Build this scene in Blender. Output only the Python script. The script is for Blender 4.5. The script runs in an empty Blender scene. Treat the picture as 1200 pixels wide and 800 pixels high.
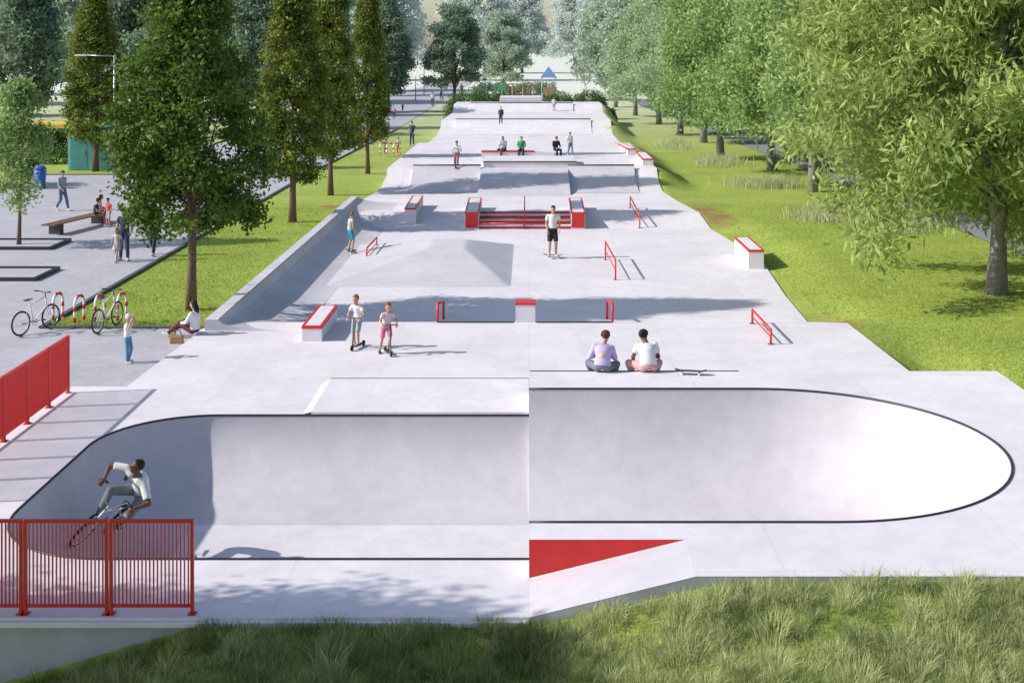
import bpy, bmesh, math, random
import numpy as np
from mathutils import Vector, Matrix, noise
R=math.radians; PI=math.pi
random.seed(5)
S=bpy.context.scene; C=S.collection
CAMZ=7.5
def at(px,py,z=0.0):
    Y=1500*(CAMZ-z)/(py-55); return Vector(((px-620)/1500*Y,Y,z))
S.view_settings.view_transform='Standard'; S.view_settings.look='None'; S.view_settings.exposure=0

# ---------------------------------------------------------------- materials
def mat(name,col,rough=.7,var=.12,scale=3.0,bump=0.0,bscale=30.0,metal=0.0,spec=.3,detail=5):
    m=bpy.data.materials.new(name); m.use_nodes=True; nt=m.node_tree; b=nt.nodes['Principled BSDF']
    b.inputs['Roughness'].default_value=rough; b.inputs['Metallic'].default_value=metal
    b.inputs['Specular IOR Level'].default_value=spec
    tc=nt.nodes.new('ShaderNodeTexCoord'); n=nt.nodes.new('ShaderNodeTexNoise'); n.inputs['Scale'].default_value=scale; n.inputs['Detail'].default_value=detail
    nt.links.new(tc.outputs['Object'],n.inputs['Vector'])
    r=nt.nodes.new('ShaderNodeValToRGB'); r.color_ramp.elements[0].position=.3; r.color_ramp.elements[1].position=.7
    r.color_ramp.elements[0].color=[c*(1-var) for c in col]+[1]; r.color_ramp.elements[1].color=[min(1,c*(1+var)) for c in col]+[1]
    nt.links.new(n.outputs['Fac'],r.inputs['Fac']); nt.links.new(r.outputs['Color'],b.inputs['Base Color'])
    if bump>0:
        n2=nt.nodes.new('ShaderNodeTexNoise'); n2.inputs['Scale'].default_value=bscale; n2.inputs['Detail'].default_value=6
        nt.links.new(tc.outputs['Object'],n2.inputs['Vector'])
        bp=nt.nodes.new('ShaderNodeBump'); bp.inputs['Strength'].default_value=bump; bp.inputs['Distance'].default_value=.02
        nt.links.new(n2.outputs['Fac'],bp.inputs['Height']); nt.links.new(bp.outputs['Normal'],b.inputs['Normal'])
    m['col']=col
    return m
def concrete(name,col,joint=None,jcol=.8,var=.07):
    m=mat(name,col,.62,var,.55,.12,60,spec=.35,detail=8); nt=m.node_tree; b=nt.nodes['Principled BSDF']
    src=b.inputs['Base Color'].links[0].from_socket; tc=[n for n in nt.nodes if n.type=='TEX_COORD'][0]
    n=nt.nodes.new('ShaderNodeTexNoise'); n.inputs['Scale'].default_value=2.6; n.inputs['Detail'].default_value=9; n.inputs['Roughness'].default_value=.7
    nt.links.new(tc.outputs['Object'],n.inputs['Vector'])
    mr=nt.nodes.new('ShaderNodeMapRange'); mr.inputs[1].default_value=.35; mr.inputs[2].default_value=.65; mr.inputs[3].default_value=.92; mr.inputs[4].default_value=1.04
    nt.links.new(n.outputs['Fac'],mr.inputs[0])
    mx=nt.nodes.new('ShaderNodeMix'); mx.data_type='RGBA'; mx.blend_type='MULTIPLY'; mx.inputs[0].default_value=1
    nt.links.new(src,mx.inputs[6]); nt.links.new(mr.outputs[0],mx.inputs[7]); out=mx.outputs[2]
    if joint:
        br=nt.nodes.new('ShaderNodeTexBrick'); br.offset=joint[3] if len(joint)>3 else 0; br.inputs['Scale'].default_value=1
        br.inputs['Brick Width'].default_value=joint[0]; br.inputs['Row Height'].default_value=joint[1]; br.inputs['Mortar Size'].default_value=joint[2]
        br.inputs['Mortar Smooth'].default_value=.1
        br.inputs['Color1'].default_value=(1,1,1,1); br.inputs['Color2'].default_value=(.95,.95,.95,1); br.inputs['Mortar'].default_value=(jcol,jcol,jcol,1)
        nt.links.new(tc.outputs['Object'],br.inputs['Vector'])
        m2=nt.nodes.new('ShaderNodeMix'); m2.data_type='RGBA'; m2.blend_type='MULTIPLY'; m2.inputs[0].default_value=1
        nt.links.new(out,m2.inputs[6]); nt.links.new(br.outputs['Color'],m2.inputs[7]); out=m2.outputs[2]
    nt.links.new(out,b.inputs['Base Color']); return m
def leafmat(name,dark,light,trans=.35,rough=.55):
    m=bpy.data.materials.new(name); m.use_nodes=True; nt=m.node_tree; nt.nodes.clear()
    o=nt.nodes.new('ShaderNodeOutputMaterial'); a=nt.nodes.new('ShaderNodeAttribute'); a.attribute_name='v'
    r=nt.nodes.new('ShaderNodeValToRGB'); r.color_ramp.elements[0].color=list(dark)+[1]; r.color_ramp.elements[1].color=list(light)+[1]
    nt.links.new(a.outputs['Fac'],r.inputs['Fac'])
    p=nt.nodes.new('ShaderNodeBsdfPrincipled'); p.inputs['Roughness'].default_value=rough; p.inputs['Specular IOR Level'].default_value=.25
    t=nt.nodes.new('ShaderNodeBsdfTranslucent'); mx=nt.nodes.new('ShaderNodeMixShader'); mx.inputs[0].default_value=trans
    nt.links.new(r.outputs['Color'],p.inputs['Base Color']); nt.links.new(r.outputs['Color'],t.inputs['Color'])
    nt.links.new(p.outputs[0],mx.inputs[1]); nt.links.new(t.outputs[0],mx.inputs[2]); nt.links.new(mx.outputs[0],o.inputs[0]); return m
M={}
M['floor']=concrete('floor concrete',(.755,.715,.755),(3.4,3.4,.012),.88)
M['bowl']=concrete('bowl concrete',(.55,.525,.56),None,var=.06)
M['bowlfloor']=concrete('bowl floor concrete',(.69,.66,.69),None,var=.05)  # paler than the bowl walls: sunlight on the flat put into the colour
M['ramp']=concrete('ramp concrete',(.60,.575,.625),None)  # darker than the floor: shade on the slopes put into the colour
M['box']=concrete('box concrete',(.73,.70,.74),None)
M['wall']=concrete('wall concrete',(.42,.42,.45),None,var=.25)
M['paving']=concrete('plaza paving',(.48,.465,.51),(.8,.4,.012,.5),.78)
M['kerb']=mat('kerb',(.10,.10,.11),.8); M['asphalt']=mat('asphalt',(.24,.24,.27),.85,.15,6,.2,80)
M['red']=mat('red paint',(.62,.020,.018),.42,.08,5,.03,60,spec=.5)
M['black']=mat('black steel',(.025,.027,.035),.45,.2,8,spec=.5)
M['steel']=mat('steel',(.45,.46,.48),.35,.1,8,metal=.8)
M['white']=mat('white paint',(.78,.78,.78),.5,.04)
M['rubber']=mat('rubber',(.02,.02,.022),.8)
M['wood']=mat('bench wood',(.20,.105,.05),.65,.3,12,.2,40)
M['woodl']=mat('pale timber',(.40,.31,.20),.7,.25,9,.2,40)
M['teal']=mat('teal paint',(.20,.48,.48),.5,.08); M['teald']=mat('dark teal paint',(.10,.32,.33),.5)
M['yellow']=mat('yellow paint',(.75,.55,.10),.5); M['blue']=mat('blue paint',(.05,.13,.5),.5); M['green']=mat('green paint',(.12,.42,.2),.5)
M['bluef']=mat('faded blue paint',(.16,.27,.52),.6); M['redf']=mat('faded red paint',(.5,.16,.14),.6)
M['bark']=mat('bark',(.15,.10,.065),.9,.35,14,.6,25); M['barkg']=mat('grey bark',(.23,.215,.21),.9,.35,12,.6,25)
M['leafA']=leafmat('dark leaves',(.035,.085,.014),(.19,.29,.05),.38)
M['leafB']=leafmat('mid dark leaves',(.05,.095,.018),(.27,.32,.05),.38)
M['leafR']=leafmat('bright leaves',(.17,.26,.06),(.56,.64,.22),.45)
M['leafR2']=leafmat('right leaves',(.16,.28,.085),(.46,.59,.23),.42)
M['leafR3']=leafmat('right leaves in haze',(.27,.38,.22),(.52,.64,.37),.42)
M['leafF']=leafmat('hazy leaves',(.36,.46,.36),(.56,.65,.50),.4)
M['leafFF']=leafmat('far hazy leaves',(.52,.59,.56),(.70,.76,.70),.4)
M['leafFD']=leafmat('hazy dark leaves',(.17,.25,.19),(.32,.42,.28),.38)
M['hedge']=leafmat('hedge leaves',(.04,.09,.03),(.14,.24,.06),.3)
M['blade']=leafmat('grass blades',(.13,.18,.04),(.64,.68,.34),.4)
M['lawnblade']=leafmat('lawn blades',(.27,.36,.055),(.48,.56,.12),.4)
M['straw']=leafmat('tall grass',(.38,.42,.20),(.70,.71,.46),.4)
_mc={}
def cm(r,g,b,rough=.75):
    k=(r,g,b,rough)
    if k not in _mc: _mc[k]=mat('cloth',(r,g,b),rough,.1,9,.1,60,spec=.2)
    return _mc[k]
def ground_mat():
    m=mat('lawn',(.30,.375,.07),.9,.14,.35,.5,18); nt=m.node_tree; b=nt.nodes['Principled BSDF']
    src=b.inputs['Base Color'].links[0].from_socket; g=nt.nodes.new('ShaderNodeNewGeometry')
    n=nt.nodes.new('ShaderNodeTexNoise'); n.inputs['Scale'].default_value=6; n.inputs['Detail'].default_value=8; nt.links.new(g.outputs['Position'],n.inputs['Vector'])
    mr=nt.nodes.new('ShaderNodeMapRange'); mr.inputs[1].default_value=.3; mr.inputs[2].default_value=.7; mr.inputs[3].default_value=.78; mr.inputs[4].default_value=1.18
    nt.links.new(n.outputs['Fac'],mr.inputs[0]); mx=nt.nodes.new('ShaderNodeMix'); mx.data_type='RGBA'; mx.blend_type='MULTIPLY'; mx.inputs[0].default_value=1
    nt.links.new(src,mx.inputs[6]); nt.links.new(mr.outputs[0],mx.inputs[7])
    a=nt.nodes.new('ShaderNodeAttribute'); a.attribute_name='dirt'
    n3=nt.nodes.new('ShaderNodeTexNoise'); n3.inputs['Scale'].default_value=1.8; n3.inputs['Detail'].default_value=8; nt.links.new(g.outputs['Position'],n3.inputs['Vector'])
    ad=nt.nodes.new('ShaderNodeMath'); ad.operation='MULTIPLY'; nt.links.new(a.outputs['Fac'],ad.inputs[0]); nt.links.new(n3.outputs['Fac'],ad.inputs[1])
    mr2=nt.nodes.new('ShaderNodeMapRange'); mr2.inputs[1].default_value=.22; mr2.inputs[2].default_value=.55; nt.links.new(ad.outputs[0],mr2.inputs[0])
    m2=nt.nodes.new('ShaderNodeMix'); m2.data_type='RGBA'; m2.inputs[7].default_value=(.27,.18,.06,1)
    nt.links.new(mr2.outputs[0],m2.inputs[0]); nt.links.new(mx.outputs[2],m2.inputs[6])
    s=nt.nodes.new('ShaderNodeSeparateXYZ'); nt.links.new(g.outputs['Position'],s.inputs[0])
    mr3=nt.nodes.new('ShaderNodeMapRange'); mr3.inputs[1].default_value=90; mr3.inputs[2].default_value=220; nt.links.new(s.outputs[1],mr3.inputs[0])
    m3=nt.nodes.new('ShaderNodeMix'); m3.data_type='RGBA'; m3.inputs[7].default_value=(.68,.69,.61,1)  # ground pales with distance, air haze painted into the colour
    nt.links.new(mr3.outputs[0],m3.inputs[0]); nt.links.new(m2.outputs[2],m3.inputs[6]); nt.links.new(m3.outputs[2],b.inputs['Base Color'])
    return m
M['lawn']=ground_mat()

# ---------------------------------------------------------------- mesh builder
class MB:
    def __init__(s): s.v=[]; s.f=[]
    def add(s,vs,fs):
        o=len(s.v); s.v+=[tuple(v) for v in vs]; s.f+=[tuple(i+o for i in f) for f in fs]; return s
    def box(s,x0,x1,y0,y1,z0,z1):
        return s.add([(x0,y0,z0),(x1,y0,z0),(x1,y1,z0),(x0,y1,z0),(x0,y0,z1),(x1,y0,z1),(x1,y1,z1),(x0,y1,z1)],
              [(0,3,2,1),(4,5,6,7),(0,1,5,4),(1,2,6,5),(2,3,7,6),(3,0,4,7)])
    def hexa(s,b,t): return s.add(list(b)+list(t),[(0,3,2,1),(4,5,6,7),(0,1,5,4),(1,2,6,5),(2,3,7,6),(3,0,4,7)])
    def poly(s,pts): return s.add(pts,[tuple(range(len(pts)))])
    def loft(s,secs,n=12,caps=True):
        vs=[];fs=[]
        for c,u,v in secs:
            c=Vector(c);u=Vector(u);v=Vector(v)
            for i in range(n):
                a=2*PI*i/n; vs.append(c+u*math.cos(a)+v*math.sin(a))
        m=len(secs)
        for k in range(m-1):
            for i in range(n):
                j=(i+1)%n; fs.append((k*n+i,k*n+j,(k+1)*n+j,(k+1)*n+i))
        if caps: fs.append(tuple(range(n-1,-1,-1))); fs.append(tuple((m-1)*n+i for i in range(n)))
        return s.add(vs,fs)
    def tube(s,pts,r,n=8,closed=False,caps=True):
        pts=[Vector(p) for p in pts]; rs=r if isinstance(r,(list,tuple)) else [r]*len(pts); secs=[]; L=len(pts); pu=None
        for i,p in enumerate(pts):
            if closed: t=pts[(i+1)%L]-pts[i-1]
            else: t=pts[min(i+1,L-1)]-pts[max(i-1,0)]
            t.normalize()
            if pu is None: a=Vector((0,0,1)) if abs(t.z)<.9 else Vector((1,0,0)); u=t.cross(a).normalized()
            else: u=(pu-t*pu.dot(t)).normalized()
            pu=u; v=t.cross(u); secs.append((p,u*rs[i],v*rs[i]))
        if closed: secs.append(secs[0])
        return s.loft(secs,n,caps and not closed)
    def sphere(s,c,r,ax=None,nu=12,nv=8):
        c=Vector(c); r=(r,r,r) if not isinstance(r,(tuple,list)) else r
        X,Y,Z=ax if ax else (Vector((1,0,0)),Vector((0,1,0)),Vector((0,0,1)))
        vs=[c+Z*r[2]]; fs=[]
        for j in range(1,nv):
            t=PI*j/nv
            for i in range(nu):
                a=2*PI*i/nu; vs.append(c+X*r[0]*math.sin(t)*math.cos(a)+Y*r[1]*math.sin(t)*math.sin(a)+Z*r[2]*math.cos(t))
        vs.append(c-Z*r[2])
        for i in range(nu): fs.append((0,1+i,1+(i+1)%nu)); fs.append((len(vs)-1,1+(nv-2)*nu+(i+1)%nu,1+(nv-2)*nu+i))
        for j in range(nv-2):
            for i in range(nu): a=1+j*nu+i;b=1+j*nu+(i+1)%nu; fs.append((a,a+nu,b+nu,b))
        return s.add(vs,fs)
    def limb(s,a,b,ra,rb,n=12):
        s.tube([a,b],[ra,rb],n); s.sphere(a,ra,nu=n); s.sphere(b,rb,nu=n); return s
    def mesh(s,name):
        me=bpy.data.meshes.new(name); me.from_pydata(s.v,[],s.f); me.update(); return me
    def build(s,name,m,parent=None,smooth=False,bevel=0):
        me=s.mesh(name); me.materials.append(m)
        if smooth:
            for p in me.polygons: p.use_smooth=True
        o=bpy.data.objects.new(name,me); C.objects.link(o)
        if parent: o.parent=parent
        if bevel:
            b=o.modifiers.new('b','BEVEL'); b.width=bevel; b.segments=2; b.limit_method='ANGLE'; b.harden_normals=False
        return o
def tag(o,label=None,cat=None,group=None,kind=None):
    if label: o['label']=label
    if cat: o['category']=cat
    if group: o['group']=group
    if kind: o['kind']=kind
    return o
def thing(name,loc,label,cat,rotz=0,group=None):
    o=bpy.data.objects.new(name,None); C.objects.link(o); o.location=loc; o.rotation_euler=(0,0,rotz); o.empty_display_size=.2
    return tag(o,label,cat,group)
def remeshed(name,mb,voxel,m,parent,smooth=3):
    me=mb.mesh(name); o=bpy.data.objects.new(name,me); C.objects.link(o)
    md=o.modifiers.new('r','REMESH'); md.mode='VOXEL'; md.voxel_size=voxel; md.use_smooth_shade=True
    if smooth: sm=o.modifiers.new('s','SMOOTH'); sm.factor=.5; sm.iterations=smooth
    dg=bpy.context.evaluated_depsgraph_get(); me2=bpy.data.meshes.new_from_object(o.evaluated_get(dg))
    o.modifiers.clear(); o.data=me2; me2.name=name; me2.materials.clear(); me2.materials.append(m)
    for p in me2.polygons: p.use_smooth=True
    bpy.data.meshes.remove(me); o.parent=parent; return o

# ---------------------------------------------------------------- people
def sym(x,y,z): return [Vector((-x,y,z)),Vector((x,y,z))]
def P_stand(arm=0):
    u=random.uniform; a=u(-.025,.025)
    return dict(pel=(a,0,.955),neck=(-a*.3,-.01,1.46),head=(-a*.3,.035,1.63),hf=(u(-.4,.4),1,u(-.35,0)),sh=[Vector((-.18,-.01,1.40+a*.6)),Vector((.18,-.01,1.40-a*.6))],
      el=[Vector((-.235,-.05+u(-.03,.03),1.125)),Vector((.235,-.04+u(-.03,.05),1.125))],wr=[Vector((-.22,.07+u(-.05,.08),.885+u(0,.05))),Vector((.21,.10+u(-.06,.10),.89+u(0,.1)))],
      hip=[Vector((-.09+a,0,.92)),Vector((.09+a,0,.92))],kn=[Vector((-.10,.05+u(-.02,.04),.50)),Vector((.11,.02,.50))],an=[Vector((-.11,u(-.05,.03),.09)),Vector((.13,.02,.09))],fd=[(-.2,1,0),(.25,1,0)])
def P_walk():
    J=P_stand(); J['kn']=[Vector((-.09,.16,.53)),Vector((.09,0,.49))]; J['an']=[Vector((-.09,.27,.10)),Vector((.09,-.27,.16))]
    J['el']=[Vector((-.23,-.12,1.14)),Vector((.23,.05,1.13))]; J['wr']=[Vector((-.22,-.10,.90)),Vector((.2,.24,.95))]; J['fd']=[(0,1,.1),(0,1,-.5)]; return J
def P_bench():
    J=P_stand(); d=-.40
    for k in ('pel','neck','head'): J[k]=(J[k][0],J[k][1],J[k][2]+d)
    J['sh']=sym(.18,.02,1.01); J['el']=sym(.24,.1,.76); J['wr']=sym(.12,.32,.66); J['hip']=sym(.09,0,.53); J['kn']=sym(.13,.42,.53); J['an']=sym(.13,.45,.10); J['neck']=(0,.05,1.06); J['head']=(0,.12,1.21); return J
def P_edge():
    return dict(pel=(0,0,.12),neck=(.02,.17,.57),head=(.06,.27,.71),hf=(.45,1,-.55),sh=[Vector((-.17,.13,.53)),Vector((.19,.17,.50))],el=[Vector((-.29,.19,.28)),Vector((.27,.24,.25))],wr=[Vector((-.08,.37,.30)),Vector((.10,.38,.30))],
      hip=sym(.11,.02,.11),kn=[Vector((-.33,.34,.12)),Vector((.30,.36,.10))],an=[Vector((-.16,.46,-.36)),Vector((.16,.44,-.36))],fd=[(0,1,0),(0,1,0)])
def P_ground():
    return dict(pel=(0,0,.14),neck=(0,-.02,.63),head=(0,.04,.79),hf=(0,1,-.1),sh=sym(.17,0,.58),el=sym(.22,.12,.36),wr=sym(.12,.36,.30),
      hip=sym(.09,.02,.12),kn=sym(.12,.40,.30),an=sym(.12,.74,.02),fd=[(0,1,.3),(0,1,.3)])
def P_scoot():
    J=P_stand(); J['pel']=(.05,-.08,.95); J['neck']=(.02,.02,1.43); J['head']=(.02,.09,1.60); J['hf']=(-.1,1,-.15); J['sh']=[Vector((-.16,.02,1.38)),Vector((.19,.02,1.37))]
    J['el']=[Vector((-.28,.06,1.15)),Vector((.30,.05,1.15))]; J['wr']=[Vector((-.22,.25,1.05)),Vector((.22,.25,1.05))]
    J['hip']=[Vector((-.04,-.07,.92)),Vector((.14,-.07,.92))]; J['kn']=[Vector((-.05,.08,.57)),Vector((.20,-.08,.50))]; J['an']=[Vector((0,-.06,.19)),Vector((.24,-.26,.10))]; J['fd']=[(0,1,0),(.1,1,-.3)]; J['grip']=1; return J
def P_skate():
    J=P_stand(); J['pel']=(0,-.03,1.01); J['neck']=(0,.02,1.51); J['head']=(0,.06,1.68); J['sh']=sym(.18,.01,1.45); J['el']=sym(.27,-.01,1.19); J['wr']=sym(.30,.12,.98)
    J['hip']=sym(.1,-.03,.98); J['kn']=sym(.15,.06,.60); J['an']=sym(.19,-.02,.21); J['fd']=[(-.2,1,0),(.2,1,0)]; return J
def P_handsup():
    J=P_stand(); J['el']=sym(.27,.14,1.30); J['wr']=sym(.13,.17,1.55); return J
def P_bike():
    return dict(pel=(-.04,-.38,.90),neck=(.05,.05,1.27),head=(.09,.17,1.42),hf=(.5,1,-.10),sh=[Vector((-.15,.03,1.22)),Vector((.23,.06,1.24))],el=[Vector((-.42,.08,1.10)),Vector((.47,.12,1.10))],wr=sym(.345,.30,.985),
      hip=[Vector((-.13,-.36,.87)),Vector((.06,-.36,.87))],kn=[Vector((-.26,.03,.72)),Vector((.22,.08,.80))],an=[Vector((-.13,-.20,.39)),Vector((.13,.09,.41))],fd=[(0,1,0),(0,1,0)],grip=1)
TT=[(-.12,.11,.085),(0,.162,.112),(.2,.15,.108),(.42,.132,.098),(.68,.158,.112),(.86,.165,.10),(.95,.12,.078),(1.02,.06,.058)]
def torso(mb,J,infl,t0,t1,w=1.0):
    pel=Vector(J['pel']); nk=Vector(J['neck']); ax=(nk-pel); A=ax.normalized(); secs=[]
    L0=(Vector(J['hip'][1])-Vector(J['hip'][0])).normalized(); L1=(Vector(J['sh'][1])-Vector(J['sh'][0])).normalized(); hunch=.05 if A.y>.15 else .012
    def row(t):
        for (a,b) in zip(TT[:-1],TT[1:]):
            if a[0]<=t<=b[0]:
                k=(t-a[0])/(b[0]-a[0]); return (a[1]+(b[1]-a[1])*k,a[2]+(b[2]-a[2])*k)
        return TT[-1][1:]
    ts=[t0]+[r[0] for r in TT if t0<r[0]<t1]+[t1]
    for t in ts:
        L=(L0*(1-t)+L1*t).normalized(); F=L.cross(A)*-1; L=A.cross(F)
        back=-(A.cross(L))
        if back.y>0: back=-back
        c=pel+ax*t+back*hunch*4*max(0,min(1,t))*(1-max(0,min(1,t)))
        rx,ry=row(t); secs.append((c,L*(rx*w+infl),F*(ry*w+infl)))
    mb.loft(secs,16)
def hand(mb,w,d,pn,side,fine,grip):
    w=Vector(w); d=Vector(d).normalized(); pn=Vector(pn); pn=(pn-d*pn.dot(d)).normalized(); sd=d.cross(pn)*side
    pc=w+d*.055; mb.sphere(pc,(.040,.016,.055) if fine else (.038,.02,.05),(sd,pn,d),10,8)
    if not fine:
        mb.tube([w+d*.08,w+d*.14+pn*.02],[.03,.018],8); mb.tube([w+d*.03+sd*.02,w+d*.08+sd*.06],[.014,.012],6); return
    cu=1.35 if grip else .45
    for i,(o,l) in enumerate(((.03,.075),(.010,.085),(-.010,.08),(-.03,.062))):
        p=w+d*.095+sd*o*1.05; q=p+(d*math.cos(cu*.5)+pn*math.sin(cu*.5))*l*.5; r2=q+(d*math.cos(cu*1.6)+pn*math.sin(cu*1.6))*l*.5
        mb.tube([w+d*.05+sd*o*.8,p,q,r2],[.010,.0105,.0095,.008],8); mb.sphere(r2,.008,nu=8,nv=6)
    p=w+d*.03+sd*.03; q=p+(d*.6+sd*.8).normalized()*.035+pn*.008; r2=q+(d*.9+sd*.2).normalized()*.03+pn*.014
    mb.tube([w+d*.02+sd*.01,p,q,r2],[.014,.013,.0115,.010],8); mb.sphere(r2,.010,nu=8,nv=6)
SK=(.50,.30,.21); SKD=(.16,.085,.055)
HB=(.03,.02,.015)
def person(loc,rotz,H,J,label,top=(.7,.7,.7),bot=(.05,.06,.09),sleeve=.55,leg=1.0,legkind='t',hair=HB,hstyle='short',skin=SK,shoe=(.5,.5,.5),fine=False,vox=.02,hs=1.0,cat='person',group=None,matrix=None,facing=True,build=1.0,extra=None):
    s=H/1.75; root=thing('person',loc,label,cat,rotz,group)
    if matrix is not None: root.matrix_world=matrix
    elif s!=1.0: root.scale=(s,s,s)
    V=Vector
    b=MB(); torso(b,J,-.006,-.1,1.02,build)
    head=V(J['head']); nk=V(J['neck']); head=head+(head-nk).normalized()*(hs-1)*.09; hf=V(J['hf']).normalized(); up=V((0,0,1)); up=(up-hf*up.dot(hf)).normalized(); rt=hf.cross(up)
    b.tube([nk-(head-nk)*.2,nk+(head-nk)*.75],[.062,.052],12)
    b.sphere(head+up*.015*hs,(.074*hs,.092*hs,.105*hs),(rt,hf,up),16,12); b.sphere(head-up*.06*hs+hf*.022*hs,(.05*hs,.058*hs,.052*hs),(rt,hf,up),12,8)
    b.tube([head+hf*.085*hs+up*.01,head+hf*.108*hs-up*.03*hs],[.009,.017],8); b.sphere(head+hf*.10*hs-up*.03*hs,.015*hs,nu=8,nv=6)
    for sx in (-1,1): b.sphere(head+rt*sx*.075*hs-up*.005,(.012,.02*hs,.031*hs),(rt,hf,up),8,6)
    tp=MB(); bt=MB(); torso(tp,J,.016,.02 if legkind!='d' else -.08,.97,build); torso(bt,J,.010,-.11,.16,build)
    for i in (0,1):
        sd=(-1,1)[i]; sh,el,wr=V(J['sh'][i]),V(J['el'][i]),V(J['wr'][i]); hp,kn,an=V(J['hip'][i]),V(J['kn'][i]),V(J['an'][i])
        b.limb(nk+(sh-nk)*.45-V((0,0,.03)),sh,.055,.052); b.limb(sh,el,.048*build,.038*build); b.tube([el,el+(wr-el)*.3,wr],[.037,.039*build,.025],12); b.sphere(wr,.026)
        dr=(wr-el).normalized()
        if J.get('grip'): dr=(dr*.5+V((0,.6,-.45))*.6).normalized(); pn=V((0,-.2,-1))
        else: pn=V((-sd,.3,0))
        hand(b,wr,dr,pn,-sd if J.get('grip') else 1,fine,J.get('grip'))
        b.limb(hp,kn,.083*build,.056*build); b.tube([kn,kn+(an-kn)*.28,an],[.054,.056*build,.036],12); b.sphere(an,.04)
        fd=V(J['fd'][i]).normalized(); b.limb(an-V((0,0,.035)),an+fd*.14-V((0,0,.05)),.036,.028)
        tp.limb(nk+(sh-nk)*.4-V((0,0,.035)),sh,.066*build,.064*build)
        if sleeve>0:
            q=sh+(el-sh)*min(1,sleeve*1.0); tp.tube([sh,q],[.066*build,(.068 if sleeve<1 else .052)*build],12)
            if sleeve>=1: tp.sphere(el,.052*build); tp.tube([el,el+(wr-el)*.96],[.052*build,.038],12)
        if legkind=='t':
            k=min(1,leg*2); q=hp+(kn-hp)*k; bt.sphere(hp,.094*build); bt.tube([hp,q],[.094*build,(.086 if leg<1 else .071)*build],12)
            if leg>.5: bt.sphere(kn,.071*build); bt.tube([kn,kn+(an-kn)*min(.97,(leg-.5)*2)],[.071*build,.058],12)
        sb=MB(); sb.tube([an+V((0,0,.0)),an-V((0,0,.05))],[.046,.05],10); sb.limb(an-V((0,0,.045))-fd*.045,an+fd*.09-V((0,0,.048)),.047,.046); sb.limb(an+fd*.09-V((0,0,.048)),an+fd*.165-V((0,0,.055)),.046,.035)
        remeshed('shoe',sb,max(vox*.8,.012),cm(*shoe),root,2)
    if legkind=='d':
        pel=V(J['pel']); km=(V(J['kn'][0])+V(J['kn'][1]))/2
        bt.loft([(pel+V((0,0,.05)),V((.16,0,0)),V((0,.12,0))),(pel-V((0,0,.1)),V((.2,0,0)),V((0,.16,0))),(pel*.35+km*.65,V((.25,0,0)),V((0,.2,0)))],16)
    remeshed('body',b,vox if not fine else .0085,cm(*skin,.55),root,2)
    remeshed('top',tp,vox,cm(*top),root,4); remeshed('skirt' if legkind=='d' else ('shorts' if leg<=.5 else 'trousers'),bt,vox,cm(*bot),root,3)
    if hstyle!='none':
        h=MB(); h.sphere(head+up*.034*hs-hf*.024*hs,(.084*hs,.092*hs,.100*hs),(rt,hf,up),16,12)
        h.sphere(head+up*.085*hs+hf*.035*hs,(.060*hs,.045*hs,.032*hs),(rt,hf,up),12,8)
        if hstyle=='long': h.tube([head-hf*.04,head-hf*.08-up*.12,head-hf*.10-up*.26],[.082*hs,.075,.045],12)
        if hstyle=='bun': h.sphere(head-hf*.09+up*.09,.045)
        if hstyle=='afro':
            for q in range(26):
                a_=q*2.4; t_=q/26; dd=(rt*math.cos(a_)+hf*(math.sin(a_)*.95-.15))*math.sin(PI*(.1+.5*t_))+up*math.cos(PI*(.1+.5*t_)); h.sphere(head+up*.04-hf*.025+dd*.080,.034,nu=8,nv=6)
        if hstyle=='cap': h.loft([(head+up*.06*hs+hf*.03,rt*.085*hs,hf*.10*hs),(head+up*.055*hs+hf*.09,rt*.075*hs,hf*.09*hs),(head+up*.045*hs+hf*.09,rt*.075*hs,hf*.09*hs)],14)
        remeshed('cap' if hstyle=='cap' else 'hair',h,max(.010,vox*.7),cm(*hair,.6),root,1)
    if fine and facing:
        for sx in (-1,1): MB().sphere(head+hf*.083*hs+rt*sx*.032*hs+up*.012*hs,(.013*hs,.008,.008*hs),(rt,hf,up),10,6).build('eye',cm(.03,.02,.015,.3),root,True)
        MB().sphere(head+hf*.080*hs-up*.068*hs,(.022*hs,.008,.006*hs),(rt,hf,up),10,6).build('mouth',cm(.35,.10,.08),root,True)
    if extra: extra(root,J)
    return root
def who(px,py,hpx,rot,J,label,z=0.0,**k):
    p=at(px,py,z); full=k.pop('full',1.0)
    H=hpx*p.y/1500/full; return person(p,R(rot),H,J,label,**k)

BY0,BY1,BX0,BR=18.75,26.05,-8.27,2.0; BM=(BY0+BY1)/2; BRR=(BY1-BY0)/2; BCX=4.55; ZB=-1.5; OFF=1.95; RD=.54
def prof(s,top): u=1-s/OFF; return ZB+(top-ZB)*(1-math.sqrt(max(0,1-u*u)))

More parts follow.
